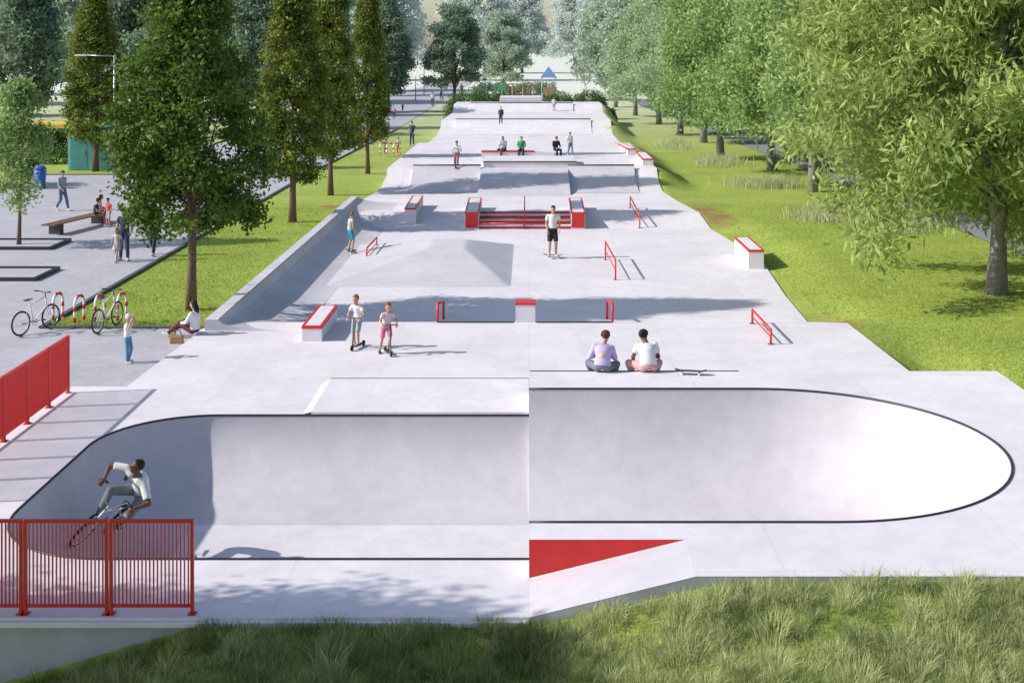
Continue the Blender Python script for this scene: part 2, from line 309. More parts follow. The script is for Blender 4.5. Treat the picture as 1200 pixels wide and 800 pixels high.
def bicycle(root,mode='city',frame=M['white'],steer=0):
    wr=.33 if mode=='city' else .255; yb,yf=(-.52,.53) if mode=='city' else (-.45,.50); bb=Vector((0,-.08,.29)); st=Vector((0,-.24,.88 if mode=='city' else .60)); hd=Vector((0,.34,.88 if mode=='city' else .66)); hb=Vector((0,.38,.62 if mode=='city' else .52))
    f=MB(); rear=Vector((0,yb,wr)); front=Vector((0,yf,wr)); sm=bb+(st-bb)*.8
    for a,b,r in ((bb,sm,.018),(sm,hd,.018),(bb,hb,.021),(hd,hb,.022),(sm,st,.013)): f.tube([a,b],r,8)
    for sx in (-.045,.045):
        o=Vector((sx,0,0)); f.tube([bb+o,rear+o],.011,6); f.tube([sm+o*.5,rear+o],.010,6); f.tube([hb+o*.9,front+o],.013,6)
    f.build('frame',frame,root,True)
    for c in (rear,front):
        w=MB(); w.tube([c+Vector((0,wr*.94*math.cos(2*PI*i/28),wr*.94*math.sin(2*PI*i/28))) for i in range(28)],.020 if mode=='city' else .025,8,True); w=w.build('wheel',M['rubber'],root,True)
        r=MB(); r.tube([c+Vector((0,wr*.86*math.cos(2*PI*i/28),wr*.86*math.sin(2*PI*i/28))) for i in range(28)],.012,6,True); r.build('rim',M['steel'] if mode=='city' else M['white'],w,True)
        sp=MB()
        for i in range(16):
            a=2*PI*i/16; sp.tube([c,c+Vector((0,wr*.86*math.cos(a),wr*.86*math.sin(a)))],.0022,4)
        sp.tube([c-Vector((.05,0,0)),c+Vector((.05,0,0))],.02,8); sp.build('spokes',M['steel'],w)
    h=MB(); top=hd+Vector((0,-.01,.12 if mode=='city' else .10)); h.tube([hd,top],.014,8)
    g=.34 if mode!='city' else .28; gy=-.02 if mode!='city' else -.10; gz_=.22 if mode!='city' else .04
    h.tube([top+Vector((-g,gy,gz_)),top+Vector((-.2,gy*.5,gz_)),top+Vector((-.08,.02,.0)),top+Vector((.08,.02,.0)),top+Vector((.2,gy*.5,gz_)),top+Vector((g,gy,gz_))],.012,8)
    h.build('handlebar',M['black'] if mode=='city' else M['steel'],root,True)
    for sx in (-1,1): MB().tube([top+Vector((sx*(g-.1),gy*.85,gz_)),top+Vector((sx*(g+.01),gy,gz_))],.018,8).build('grip',M['rubber'],root,True)
    MB().loft([(st+Vector((0,-.13,.03)),Vector((.075,0,0)),Vector((0,0,.025))),(st+Vector((0,-.02,.03)),Vector((.05,0,0)),Vector((0,0,.022))),(st+Vector((0,.13,.03)),Vector((.015,0,0)),Vector((0,0,.012)))],10).build('saddle',M['black'],root,True)
    c=MB(); c.tube([bb-Vector((.07,0,0)),bb+Vector((.07,0,0))],.02,8); c.tube([bb+Vector((.05,0,0)),bb+Vector((.06,.16,.02))],.010,6); c.tube([bb-Vector((.05,0,0)),bb-Vector((.06,.16,.02))],.010,6)
    c.tube([bb+Vector((.045+.0,.09*math.cos(2*PI*i/16),.09*math.sin(2*PI*i/16))) for i in range(16)],.006,5,True)
    c.box(.06,.17,.12,.20,.30,.325); c.box(-.17,-.06,-.36,-.28,.255,.28); c.build('crank',M['black'],root)
T=Vector((-.76,0,.65)).normalized(); nn=Vector((.62,-.02,.80)).normalized(); ff=(T*.28+Vector((0,-.94,0))); ff=(ff-nn*ff.dot(nn)).normalized(); rr=ff.cross(nn).normalized()
RX=-7.62; rz=prof(RX-BX0,0)+.05; sc=1.10
RM=Matrix(((rr.x*sc,ff.x*sc,nn.x*sc,RX),(rr.y*sc,ff.y*sc,nn.y*sc,22.3),(rr.z*sc,ff.z*sc,nn.z*sc,rz),(0,0,0,1)))
bk=thing('bicycle',(0,0,0),'small white stunt bicycle leaning on the curved bowl wall under its rider','bicycle'); bk.matrix_world=RM
bicycle(bk,'bmx')
person((0,0,0),0,1.75,P_bike(),'cyclist in white printed t-shirt and grey jeans riding the bowl wall',top=(.70,.70,.66),bot=(.19,.195,.21),skin=SKD,sleeve=.75,fine=True,vox=.013,matrix=RM,shoe=(.04,.04,.045),
  extra=lambda root,J: [MB().sphere((.14,.115,1.135),(.045,.03,.035)).build('shirt_print',cm(.05,.05,.06),root,True)])
p=at(706,436,RD); p.y=27.40
person(p,R(-6),1.72,P_edge(),'person in lilac hoodie sitting on the deck edge looking down',top=(.52,.43,.68),bot=(.16,.18,.22),sleeve=1,hstyle='afro',hair=(.10,.03,.03),fine=True,vox=.015,facing=False,build=1.1,
  extra=lambda r,J: MB().sphere((0,-.085,.38),(.055,.03,.05)).build('back_print',cm(.7,.5,.15),r,True))
p=at(760,436,RD); p.y=27.40
J=P_edge(); J['head']=(-.04,.30,.68); J['neck']=(-.01,.21,.56); J['hf']=(-.2,1,-.7); J['kn']=[Vector((-.36,.28,.14)),Vector((.30,.30,.12))]; J['sh']=[Vector((-.19,.18,.50)),Vector((.17,.16,.53))]; J['wr']=[Vector((-.22,.42,.12)),Vector((.06,.40,.26))]
person(p,R(8),1.80,J,'person in white t-shirt and pink trousers hunched on the deck edge',top=(.74,.74,.70),bot=(.62,.36,.36),sleeve=.6,skin=SKD,hstyle='afro',hair=(.015,.012,.01),fine=True,vox=.015,facing=False,build=1.1)
def skateboard(loc,rz,label,s=1.0):
    t=thing('skateboard',loc,label,'skateboard',rz); t.scale=(s,s,s)
    secs=[]
    for y,z,w in ((-.41,.145,.05),(-.36,.12,.09),(-.27,.10,.10),(.27,.10,.10),(.36,.12,.09),(.41,.145,.05)): secs.append((Vector((0,y,z)),Vector((w,0,0)),Vector((0,0,.008))))
    MB().loft(secs,12).build('deck',M['black'],t,True)
    for sy in (-1,1):
        MB().box(-.07,.07,sy*.22-.02,sy*.22+.02,.04,.09).build('truck',M['steel'],t)
        for sx in (-1,1): MB().tube([(sx*.075,sy*.22,.03),(sx*.105,sy*.22,.03)],.03,12).build('wheel',M['white'],t,True)
    return t
p=at(808,436,RD); p.y=27.2; skateboard(p,R(80),'black skateboard lying on the deck beside the seated pair',.82)
def scooter(loc,rz,s,label):
    t=thing('kick_scooter',loc,label,'scooter',rz); t.scale=(s,s,s)
    MB().box(-.075,.075,-.38,.22,.085,.115).build('deck',M['black'],t,bevel=.008)
    MB().tube([(0,.22,.10),(0,.33,.22),(0,.32,.30)],.026,8).build('neck',M['steel'],t,True)
    MB().tube([(0,.37,.07),(0,.30,.5),(0,.27,1.04)],.025,8).build('stem',cm(.12,.13,.15,.4),t,True)
    MB().tube([(-.27,.26,1.05),(0,.27,1.05),(.27,.26,1.05)],.020,8).build('handlebar',M['black'],t,True)
    for y in (-.43,.39): MB().tube([(-.02,y,.09),(.02,y,.09)],.09,16).build('wheel',M['rubber'],t,True)
def scootkid(px,py,hpx,rot,lab,slab,**k):
    p=at(px,py); H=hpx*p.y/1500*.97; person(p,R(rot),H,P_scoot(),lab,hs=1.32,**k); scooter(p,R(rot),H/1.75,slab)
scootkid(419,408,64,160,'boy in white t-shirt and grey shorts riding a scooter','kick scooter under the boy in the white t-shirt',top=(.74,.74,.72),bot=(.32,.35,.37),leg=.5,hair=(.30,.13,.05),fine=True,vox=.016)
scootkid(455,415,62,200,'girl in pink shorts and pale top riding a scooter','kick scooter under the girl in pink shorts',top=(.62,.50,.56),bot=(.65,.16,.26),leg=.42,hair=(.20,.09,.04),hstyle='long',fine=True,vox=.016,shoe=(.05,.05,.06))
who(150,425,56,-95,P_handsup(),'child in white sunhat and blue jeans with both hands raised to the face',z=-.1,top=(.75,.75,.75),bot=(.12,.24,.40),hair=(.75,.73,.7),hstyle='cap',hs=1.25,fine=True,vox=.016)
p=at(232,392,.0); p.x=-8.72
person(p,R(72),1.72,P_ground(),'woman in white top and maroon trousers sitting on the edge of the concrete',top=(.72,.70,.72),bot=(.14,.045,.06),sleeve=1,hstyle='long',hair=(.02,.015,.02),fine=True,vox=.016)
b=thing('shoulder_bag',at(207,402,-.1),'brown bag on the paving at the seated woman\'s feet','bag'); MB().box(-.17,.17,-.08,.08,0,.2).build('bag_body',cm(.35,.2,.1),b,bevel=.03); MB().tube([(-.13,0,.19),(-.08,0,.33),(.08,0,.33),(.13,0,.19)],.012,6).build('strap',cm(.2,.1,.05),b,True)
who(648,300,59,185,P_stand(),'man in white t-shirt and black shorts standing in the middle of the park',z=-.36,top=(.74,.74,.72),bot=(.03,.03,.04),leg=.48,fine=True,vox=.016,hair=(.01,.01,.01))
p=at(648,301,-.45); skateboard((p.x,p.y-.1,-.45),R(80),'skateboard on the ground at the feet of the man in black shorts',.9)
pz_s=-.44; q=at(400,297,pz_s); q.x=-6.85
person(q,R(-60),1.55,P_skate(),'boy in grey vest and turquoise shorts standing on a board below the long quarter pipe',top=(.45,.47,.48),bot=(.05,.35,.42),leg=.45,sleeve=.0,fine=True,vox=.016,hair=(.25,.14,.06))
skateboard((q.x,q.y,q.z+.02),R(30),'skateboard under the boy in turquoise shorts',.9)
PZ=-.1
who(73,247,47,-120,P_walk(),'man in grey shirt and jeans walking beside the long wooden bench',z=PZ,top=(.32,.35,.40),bot=(.12,.17,.26),sleeve=1)
who(127,266,33,150,P_stand(),'small child in red top standing at the end of the bench',z=PZ,top=(.62,.10,.10),bot=(.5,.5,.52),hs=1.25,leg=.45)
who(146,305,62,185,P_stand(),'woman in dark blue dress walking with a child on the plaza',z=PZ,top=(.05,.06,.12),bot=(.06,.07,.14),hstyle='long',leg=1.0,fine=True,vox=.018)
who(137,307,39,170,P_walk(),'child in grey dress beside the woman in dark blue',z=PZ,top=(.45,.42,.45),bot=(.42,.38,.42),legkind='d',hstyle='long',hair=(.3,.17,.08),hs=1.22)
who(180,299,57,175,P_walk(),'woman in white top and black leggings walking alone toward the camera',z=PZ,top=(.72,.70,.70),bot=(.04,.04,.05),hstyle='long',hair=(.10,.05,.03),fine=True,vox=.018)
def bench(loc,rz,L,label):
    t=thing('park_bench',loc,label,'bench',rz)
    for i in range(4): MB().box(-.30+i*.155,-.30+i*.155+.135,-L/2,L/2,.40,.45).build('slat',M['wood'],t,bevel=.008)
    for sy in (-1,1): MB().box(-.26,.26,sy*L*.36-.12,sy*L*.36+.12,0,.398).build('leg',M['black'],t)
    return t
bench((-18.9,53.6,PZ),R(-12),4.4,'long backless wooden bench with dark block legs on the plaza')
person((-18.5,55.0,PZ),R(-75),1.65,P_bench(),'woman in white top sitting at the far end of the wooden bench',top=(.7,.68,.66),bot=(.05,.05,.07),hstyle='long',vox=.02)
person((-18.35,54.2,PZ),R(-80),1.55,P_bench(),'person in black top sitting on the wooden bench beside a child',top=(.04,.04,.05),bot=(.3,.12,.1),hstyle='bun',vox=.02)
far=[(483,171,29,160,'s',(.04,.06,.14),(.05,.06,.1),'man in navy jacket standing on the path near far bollards'),
(467,181,20,10,'w',(.6,.58,.55),(.5,.1,.1),'child in red trousers near the far bike hoops'),
(452,182,19,30,'s',(.62,.2,.25),(.1,.1,.15),'child in pink top left of the far bike hoops'),
(455,158,16,200,'w',(.75,.5,.15),(.08,.09,.12),'walker in orange top on the far path'),
(507,126,18,180,'w',(.7,.7,.72),(.1,.1,.12),'walker in white near the far left of the skatepark end'),
(517,117,15,170,'s',(.10,.12,.2),(.05,.05,.08),'walker in dark clothes by the far lamp posts'),
(541,112,14,180,'w',(.6,.12,.1),(.1,.1,.12),'walker in red top among the far left trees'),
(556,113,14,180,'s',(.2,.25,.35),(.1,.1,.12),'walker in blue jacket beyond the far hedge'),
(63,158,17,140,'s',(.04,.05,.07),(.05,.05,.07),'person in black left of the teal kiosk'),
(74,160,18,220,'s',(.25,.12,.1),(.05,.05,.09),'person in brown top beside the teal kiosk'),
(378,176,16,180,'w',(.5,.5,.55),(.08,.08,.1),'walker in grey seen between two tree trunks'),
(447,148,15,190,'w',(.3,.35,.5),(.1,.1,.14),'walker in pale blue on the path behind the orange walker'),
(462,140,14,185,'s',(.55,.2,.2),(.1,.1,.14),'walker in dull red top farther up the left path'),
(472,131,13,170,'w',(.7,.68,.6),(.2,.2,.25),'walker in cream top near the far end of the left path'),
(455,122,12,190,'s',(.1,.12,.15),(.06,.06,.08),'distant walker in black on the left path')]
for px,py,h,rot,ps,tc,bc,lab in far: who(px,py,h,rot,P_walk() if ps=='w' else P_stand(),lab,z=PZ,top=tc,bot=bc,vox=.03)
who(536,197,32,165,P_scoot(),'child in white top riding a scooter on the upper platform',z=.9,top=(.7,.7,.72),bot=(.35,.12,.14),vox=.026,hs=1.15)
p=at(536,197,.9); scooter(p,R(165),.8,'kick scooter of the child on the upper platform')
who(668,183,28,200,P_walk(),'person in white shirt and blue jeans walking on the upper platform',z=.9,top=(.75,.75,.76),bot=(.15,.22,.35),vox=.026)
for px,rz_,tc,bc,lab in ((590,140,(.25,.26,.28),(.1,.1,.12),'person in grey jacket sitting turned on the long red ledge'),(611,175,(.06,.32,.14),(.05,.05,.07),'person in green top sitting on the long red ledge'),(652,205,(.03,.03,.035),(.03,.03,.04),'person dressed in black sitting at the right end of the platform ledge')):
    p=at(px,188,.9); person((p.x,75.9,.9),R(rz_),1.7,P_bench(),lab,top=tc,bot=bc,sleeve=1,vox=.026)
who(587,146,21,175,P_stand(),'person in dark clothes standing on the second far platform',z=1.3,top=(.05,.06,.08),bot=(.06,.07,.1),vox=.03,sleeve=1)
who(649,132,18,190,P_stand(),'person in white standing near the far end of the park',z=1.3,top=(.75,.75,.75),bot=(.5,.5,.52),vox=.03)

# ---------------------------------------------------------------- park floor
rows=[(28.3,-8.9,8.85,0),(34.8,-8.65,8.65,0),(35.3,-8.4,8.0,-.08),(35.9,-8.4,8.0,-.24),(36.9,-8.4,8.05,-.45),(41,-8.4,8.2,-.45),(46.8,-8.4,8.6,-.45),(51,-8.4,8.4,-.45),(56,-8.4,7.95,-.45),(58,-8.3,7.7,0),(62.5,-8.2,7.2,0),(66.0,-7.9,6.95,0),
(66.8,-7.9,6.95,.02),(67.6,-7.8,6.95,.10),(68.4,-7.8,6.95,.26),(69.1,-7.7,6.95,.50),(69.7,-7.7,6.95,.9),(88,-7.6,6.9,.9),(91,-7.6,6.9,.3),(105,-7.5,6.9,.3),(106.2,-7.5,6.9,.45),(107.3,-7.4,6.9,.8),(108,-7.4,6.9,1.3),(120,-7.2,7,1.3),(121.5,-7.2,7,1.5),(122.5,-7.2,7,2.0),(128,-7.2,7,2.0)]
def interp(y,i):
    if y<=rows[0][0]: return rows[0][i]
    for a,b in zip(rows[:-1],rows[1:]):
        if a[0]<=y<=b[0]: k=(y-a[0])/(b[0]-a[0]); return a[i]+(b[i]-a[i])*k
    return rows[-1][i]
fl=MB()
for a,b in zip(rows[:-1],rows[1:]):
    fl.poly([(a[1],a[0],a[3]),(a[2],a[0],a[3]),(b[2],b[0],b[3]),(b[1],b[0],b[3])])
    for k in (1,2):
        q=[(a[k],a[0],a[3]),(b[k],b[0],b[3]),(b[k],b[0],b[3]-1.2),(a[k],a[0],a[3]-1.2)]
        fl.poly(q if k==2 else q[::-1])
fl.poly([(0,27.5,0),(8.85,27.5,0),(8.85,28.3,0),(0,28.3,0)])
fl.poly([(-10.1,BY1,0),(0,BY1,0),(0,28.3,0),(-10.1,28.3,0)]); fl.poly([(-10.1,16.84,0),(0,16.84,0),(0,BY0,0),(-10.1,BY0,0)]); fl.poly([(-10.1,BY0,0),(BX0,BY0,0),(BX0,BY1,0),(-10.1,BY1,0)])
nA=14
def arc(cx,cy,r,a0,a1,n): return [(cx+r*math.cos(R(a0+(a1-a0)*i/n)),cy+r*math.sin(R(a0+(a1-a0)*i/n))) for i in range(n+1)]
aTL=arc(BX0+BR,BY1-BR,BR,90,180,nA); aBL=arc(BX0+BR,BY0+BR,BR,180,270,nA); aR=arc(BCX,BM,BRR,-90,90,44)
for A,cn in ((aTL,(BX0,BY1)),(aBL,(BX0,BY0))):
    for a,b in zip(A[:-1],A[1:]): fl.poly([(cn[0],cn[1],0),(a[0],a[1],0),(b[0],b[1],0)])
XR=BCX+BRR
fl.poly([(0,BY1,RD),(10.05,BY1,RD),(10.05,27.5,RD),(0,27.5,RD)]); fl.poly([(0,18.1,RD),(10.05,18.1,RD),(10.05,BY0,RD),(0,BY0,RD)])
fl.poly([(2.2,16.84,RD),(10.05,16.84,RD),(10.05,18.1,RD),(2.2,18.1,RD)]); fl.poly([(XR,BY0,RD),(10.05,BY0,RD),(10.05,BY1,RD),(XR,BY1,RD)])
for a,b in zip(aR[:-1],aR[1:]):
    cn=(XR,BY0) if a[1]<BM-1e-6 else (XR,BY1); fl.poly([(cn[0],cn[1],RD),(a[0],a[1],RD),(b[0],b[1],RD)])
for q in ([(0,BY1,0),(0,27.5,0),(0,27.5,RD),(0,BY1,RD)],[(0,18.1,0),(0,BY0,0),(0,BY0,RD),(0,18.1,RD)],[(0,27.5,-.3),(10.05,27.5,-.3),(10.05,27.5,RD),(0,27.5,RD)],[(10.05,16.84,-.6),(10.05,27.5,-.6),(10.05,27.5,RD),(10.05,16.84,RD)],
          [(-10.1,16.84,-.13),(0,16.84,-.13),(0,16.84,0),(-10.1,16.84,0)],[(-10.1,16.84,-.8),(-10.1,28.3,-.8),(-10.1,28.3,0),(-10.1,16.84,0)],[(-10.1,28.3,-.8),(-8.9,28.3,-.8),(-8.9,28.3,0),(-10.1,28.3,0)]): fl.poly(q)
tag(fl.build('skatepark_floor',M['floor']),kind='structure')
t=thing('access_ramp',(0,0,0),'small concrete ramp rising to the right in front of the red triangle','ramp')
MB().add([(0,16.84,0),(2.2,16.84,RD),(2.2,18.1,RD),(0,18.1,0)],[(0,1,2,3)]).build('ramp_surface',M['ramp'],t)
MB().add([(0,16.842,-.9),(2.2,16.842,-.9),(2.2,16.842,RD-.002),(0,16.842,-.002),(10.05,16.842,-.9),(10.05,16.842,RD-.002)],[(0,1,2,3),(1,4,5,2)]).build('front_wall',M['wall'],t)
bw=thing('skate_bowl',(0,0,0),'wide kidney shaped concrete skate bowl sunk in the foreground deck','skate bowl')
Lp=[]
for i in range(13): Lp.append(((BX0+BR)*i/12,BY1,0,-1))
for i,a in enumerate(aTL[1:]): an=R(90+90*(i+1)/nA); Lp.append((a[0],a[1],-math.cos(an),-math.sin(an)))
for i in range(1,9): Lp.append((BX0,BY1-BR-(BY1-BY0-2*BR)*i/8,1,0))
for i,a in enumerate(aBL[1:]): an=R(180+90*(i+1)/nA); Lp.append((a[0],a[1],-math.cos(an),-math.sin(an)))
for i in range(1,13): Lp.append(((BX0+BR)*(1-i/12),BY0,0,1))
Rp=[]
for i in range(10): Rp.append((BCX*i/10,BY0,0,1))
for i,a in enumerate(aR): an=R(-90+180*i/44); Rp.append((a[0],a[1],-math.cos(an),-math.sin(an)))
for i in range(1,11): Rp.append((BCX*(1-i/10),BY1,0,-1))
K=18; ss=[OFF*(1-math.cos(PI/2*k/K)) for k in range(K+1)]
bm_=MB(); inner=[]
for P_,top in ((Lp,0.0),(Rp,RD)):
    vs=[];fs=[]
    for (x,y,nx,ny) in P_:
        for s_ in ss: vs.append((x+nx*s_,y+ny*s_,prof(s_,top)))
    n=len(P_)
    for i in range(n-1):
        for k in range(K): a=i*(K+1)+k; fs.append((a,a+K+1,a+K+2,a+1))
    bm_.add(vs,fs); inner+=[(x+nx*OFF,y+ny*OFF,ZB) for (x,y,nx,ny) in P_][(0 if top==0 else 1):]
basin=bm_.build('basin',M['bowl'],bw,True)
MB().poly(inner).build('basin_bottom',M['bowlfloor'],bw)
sf=MB()
for y,sg in ((BY1,-1),(BY0,1)):
    for a,b in zip(ss[:-1],ss[1:]):
        sf.poly([(0,y+sg*a,prof(a,0)),(0,y+sg*b,prof(b,0)),(0,y+sg*b,prof(b,RD)),(0,y+sg*a,prof(a,RD))])
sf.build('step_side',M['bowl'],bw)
MB().tube([(x-nx*.01,y-ny*.01,.005) for x,y,nx,ny in Lp],.024,8).build('coping',M['black'],bw,True)
MB().tube([(x-nx*.01,y-ny*.01,RD+.005) for x,y,nx,ny in Rp],.024,8).build('coping',M['black'],bw,True)
tag(MB().add([(0.0,18.09,.01),(2.18,18.09,RD),(0.0,18.09,RD),(0.0,18.099,.01),(2.18,18.099,RD),(0.0,18.099,RD)],[(0,1,2),(5,4,3),(0,3,4,1),(1,4,5,2),(2,5,3,0)]).build('wall_panel',M['red']),'red triangular wall panel under the raised deck beside the ramp','panel')
w=thing('retaining_wall',(-5,16.9,-.2),'grey concrete retaining wall below the front railing','wall')
MB().box(-9,3.5,.0,.3,-2.2,.08).build('wall_face',M['wall'],w); MB().box(-9,5.0,-.12,.02,.085,.16).build('wall_cap',M['box'],w,bevel=.01)
z=.045
pad=MB().add([(-4.62,BY1+.1,.004),(-4.45,BY1+.1,z),(-.004,BY1+.1,z),(-.004,28.8,z),(-4.45,28.8,z),(-4.62,28.5,.004),(-4.45,BY1+.1,.0),(-.004,BY1+.1,0),(-.004,28.8,0),(-4.45,28.8,0)],[(0,1,4,5),(1,2,3,4),(6,7,2,1),(8,9,4,3),(9,5,4)])
t=thing('manual_pad',(0,0,0),'very low concrete pad behind the left half of the bowl','skate pad'); pad.build('pad_slab',M['floor'],t); MB().box(-4.45,0,28.79,28.815,.0,.053).build('edge_strip',M['black'],t)
t=tag(MB().box(.02,4.5,27.47,27.51,.50,RD+.012).build('edge_strip',M['black']),'dark steel edge along the back of the raised deck','edge strip')
for x0,x1,l in ((-2.45,-.4,'left of'),(.2,2.25,'right of')): tag(MB().box(x0,x1,34.80,34.86,-.02,.03).build('edge_strip',M['black']),'thin black steel edge %s the central red topped block'%l,'edge strip')
qp=thing('quarter_pipe',(0,0,0),'long concrete quarter pipe with white top beside the left lawn','quarter pipe')
q=MB(); QX=-8.22; QR=1.9; n=14
prf=[(QX-.35,-1),(QX-.35,.3),(QX,.3)]+[(QX+QR*(k/n),0) for k in range(n+1)]
ysec=[33.8,36.5,40,44,48,52,56,59,61.6]
vs=[];fs=[]
for y in ysec:
    for i,(x,zz) in enumerate(prf):
        g=interp(y,3)+.004
        if i<3: vs.append((x,y,zz))
        else:
            kk=(i-3)/n; base=g; hh=.3-base; vs.append((x,y,base+hh*(1-math.sqrt(1-(1-kk)**2))))
m=len(prf)
for j in range(len(ysec)-1):
    for i in range(m-1): fs.append((j*m+i,j*m+i+1,(j+1)*m+i+1,(j+1)*m+i))
fs.append(tuple(range(m-1,-1,-1))); fs.append(tuple((len(ysec)-1)*m+i for i in range(m)))
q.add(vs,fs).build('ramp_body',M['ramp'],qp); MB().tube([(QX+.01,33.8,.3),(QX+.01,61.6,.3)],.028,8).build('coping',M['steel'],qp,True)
# hip ramp: ridge falling toward the camera with a steeper shaded right face
hb_=MB(); nxg,nyg=60,60; vs=[];fs=[]
for j in range(nyg+1):
    for i in range(nxg+1):
        x=-7.0+6.4*i/nxg; y=42.2+9.6*j/nyg
        h=min((x+6.9)/3.2,(-.62-x+.10*(y-50)*(y>50))/1.75*1.0 if y<50.2 else (-.62-x)/1.75,(y-42.4)/4.6,(51.6-y)/2.4)
        h=min(1,max(0,h)); vs.append((x,y,-.452+.56*h))
for j in range(nyg):
    for i in range(nxg): a=j*(nxg+1)+i; fs.append((a,a+1,a+nxg+2,a+nxg+1))
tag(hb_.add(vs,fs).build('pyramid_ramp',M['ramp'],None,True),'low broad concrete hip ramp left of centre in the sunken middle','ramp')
def wing(x0,x1,y0,y1,zb,zt,label,m_='ramp'):
    t=thing('quarter_pipe',((x0+x1)/2,y0,zb),label,'quarter pipe'); hw=(x1-x0)/2; N_=12; vs=[];fs=[]
    for k in range(N_+1):
        a=PI/2*k/N_*.82; y=(y1-y0)*math.sin(a)/math.sin(PI/2*.82); zz=(zt-zb)*(1-math.cos(a))/(1-math.cos(PI/2*.82))
        vs+=[(-hw,y,zz+.012),(hw,y,zz+.012),(-hw,y,-.1),(hw,y,-.1)]
    for k in range(N_):
        a=k*4; fs+=[(a,a+1,a+5,a+4),(a+2,a,a+4,a+6),(a+1,a+3,a+7,a+5)]
    e=N_*4; fs.append((e,e+1,e+3,e+2))
    o=MB().add(vs,fs).build('ramp_body',M[m_],t)
    MB().tube([(-hw,y1-y0,zt-zb+.02),(hw,y1-y0,zt-zb+.02)],.04,8).build('coping',M['black'],t,True)
wing(-6.3,-2.62,65.6,69.6,0,1.05,'left wing of the far quarter pipe with dark coping'); wing(2.12,5.7,65.6,69.6,0,1.05,'right wing of the far quarter pipe with dark coping')
wing(-6.2,5.2,104.5,107.9,.3,1.4,'second far quarter pipe across the whole park','box'); wing(-5.6,4.2,119.3,122.4,1.3,2.12,'farthest quarter pipe near the end of the park','box')
tag(MB().hexa([(-2.6,64.6,.004),(2.1,64.6,.004),(2.1,69.69,.004),(-2.6,69.69,.004)],[(-2.6,64.62,.01),(2.1,64.62,.01),(2.1,69.68,.93),(-2.6,69.68,.93)]).build('bank_ramp',M['ramp']),'straight concrete bank in the middle of the far quarter pipe','ramp')
t=thing('raised_block',(0,0,0),'wide raised concrete block with dark edge above the far quarter pipe','skate block'); MB().box(-2.5,2.6,69.9,73.5,.9,1.25).build('block_body',M['box'],t,bevel=.02); MB().box(-2.5,2.6,69.87,69.93,1.21,1.26).build('edge_strip',M['black'],t)
tag(MB().box(-2.8,1.2,122.6,126,2.0,2.7).build('raised_block',M['floor'],bevel=.03),'tall concrete block at the very far end of the park','skate block')
def ledge(x0,x1,y0,y1,z0a,z0b,h,label,endred=False):
    t=thing('skate_ledge',((x0+x1)/2,y0,z0a),label,'skate ledge'); hw=(x1-x0)/2; L=y1-y0; dz=z0b-z0a
    def bx(a0,a1,b0,b1,h0,h1):
        za=dz*b0/L; zb=dz*b1/L
        return MB().hexa([(a0,b0,za+h0),(a1,b0,za+h0),(a1,b1,zb+h0),(a0,b1,zb+h0)],[(a0,b0,za+h1),(a1,b0,za+h1),(a1,b1,zb+h1),(a0,b1,zb+h1)])
    bx(-hw,hw,0,L,-.3,h-.06).build('ledge_body',M['box'],t); bx(-hw+.06,hw-.06,.06,L-.06,h-.06,h-.004).build('top_slab',M['box'],t)
    for a in (bx(-hw-.012,-hw+.06,-.012,L+.012,h-.075,h),bx(hw-.06,hw+.012,-.012,L+.012,h-.075,h),bx(-hw+.06,hw-.06,-.012,.06,h-.075,h),bx(-hw+.06,hw-.06,L-.06,L+.012,h-.075,h)): a.build('edge_trim',M['red'],t)
    if endred: MB().box(-hw+.02,hw-.02,-.012,-.002,-.2,h-.08).build('front_panel',M['red'],t)
    return t
ledge(-5.78,-5.28,32.6,35.2,0,0,.40,'red edged concrete ledge on the front floor left of centre')
t=thing('skate_ledge',(-.1,35.0,0),'small white concrete block with thin red top at the first step','skate ledge'); MB().box(-.27,.27,0,.5,-.4,.44).build('ledge_body',M['box'],t); MB().box(-.285,.285,-.015,.515,.442,.50).build('red_cap',M['red'],t,bevel=.006)
ledge(-5.5,-5.0,56.6,60.4,-.1,0,.48,'red edged concrete ledge left of the stair set')
ledge(-2.8,-2.2,55.9,59.6,-.2,0,.48,'left red edged ledge flanking the stairs',True)
ledge(1.85,2.45,55.9,59.6,-.2,0,.48,'right red edged ledge flanking the stairs',True)
ledge(7.85,8.4,45.8,48.9,-.42,-.42,.66,'white concrete ledge with red edges on the right margin')
ledge(6.3,6.9,71.0,75.5,.9,.9,.4,'nearer of two red edged ledges on the far right margin')
ledge(6.0,6.5,78,90,.9,.4,.4,'long farther red edged ledge on the far right margin')
t=thing('skate_ledge',(-.9,75.9,.9),'long low red ledge where people sit on the upper platform','skate ledge'); MB().box(-1.9,2.4,-.35,.25,0,.38).build('ledge_body',M['box'],t); MB().box(-1.92,1.2,-.37,.27,.385,.45).build('red_cap',M['red'],t)
st=thing('stairs',(-.17,56.0,-.45),'three red fronted steps between two ledges','stairs')
for i in range(3):
    MB().box(-2.02,2.0,i*.62,2.3,i*.15-.02,(i+1)*.15-.0).build('step',M['box'],st); MB().box(-2.02,2.0,i*.62-.02,i*.62,i*.15,(i+1)*.15-.06).build('riser',M['red'],st); MB().tube([(-2.02,i*.62-.1,i*.15+.24),(2.0,i*.62-.1,i*.15+.24)],.038,8).build('rail_bar',M['red'],st,True)
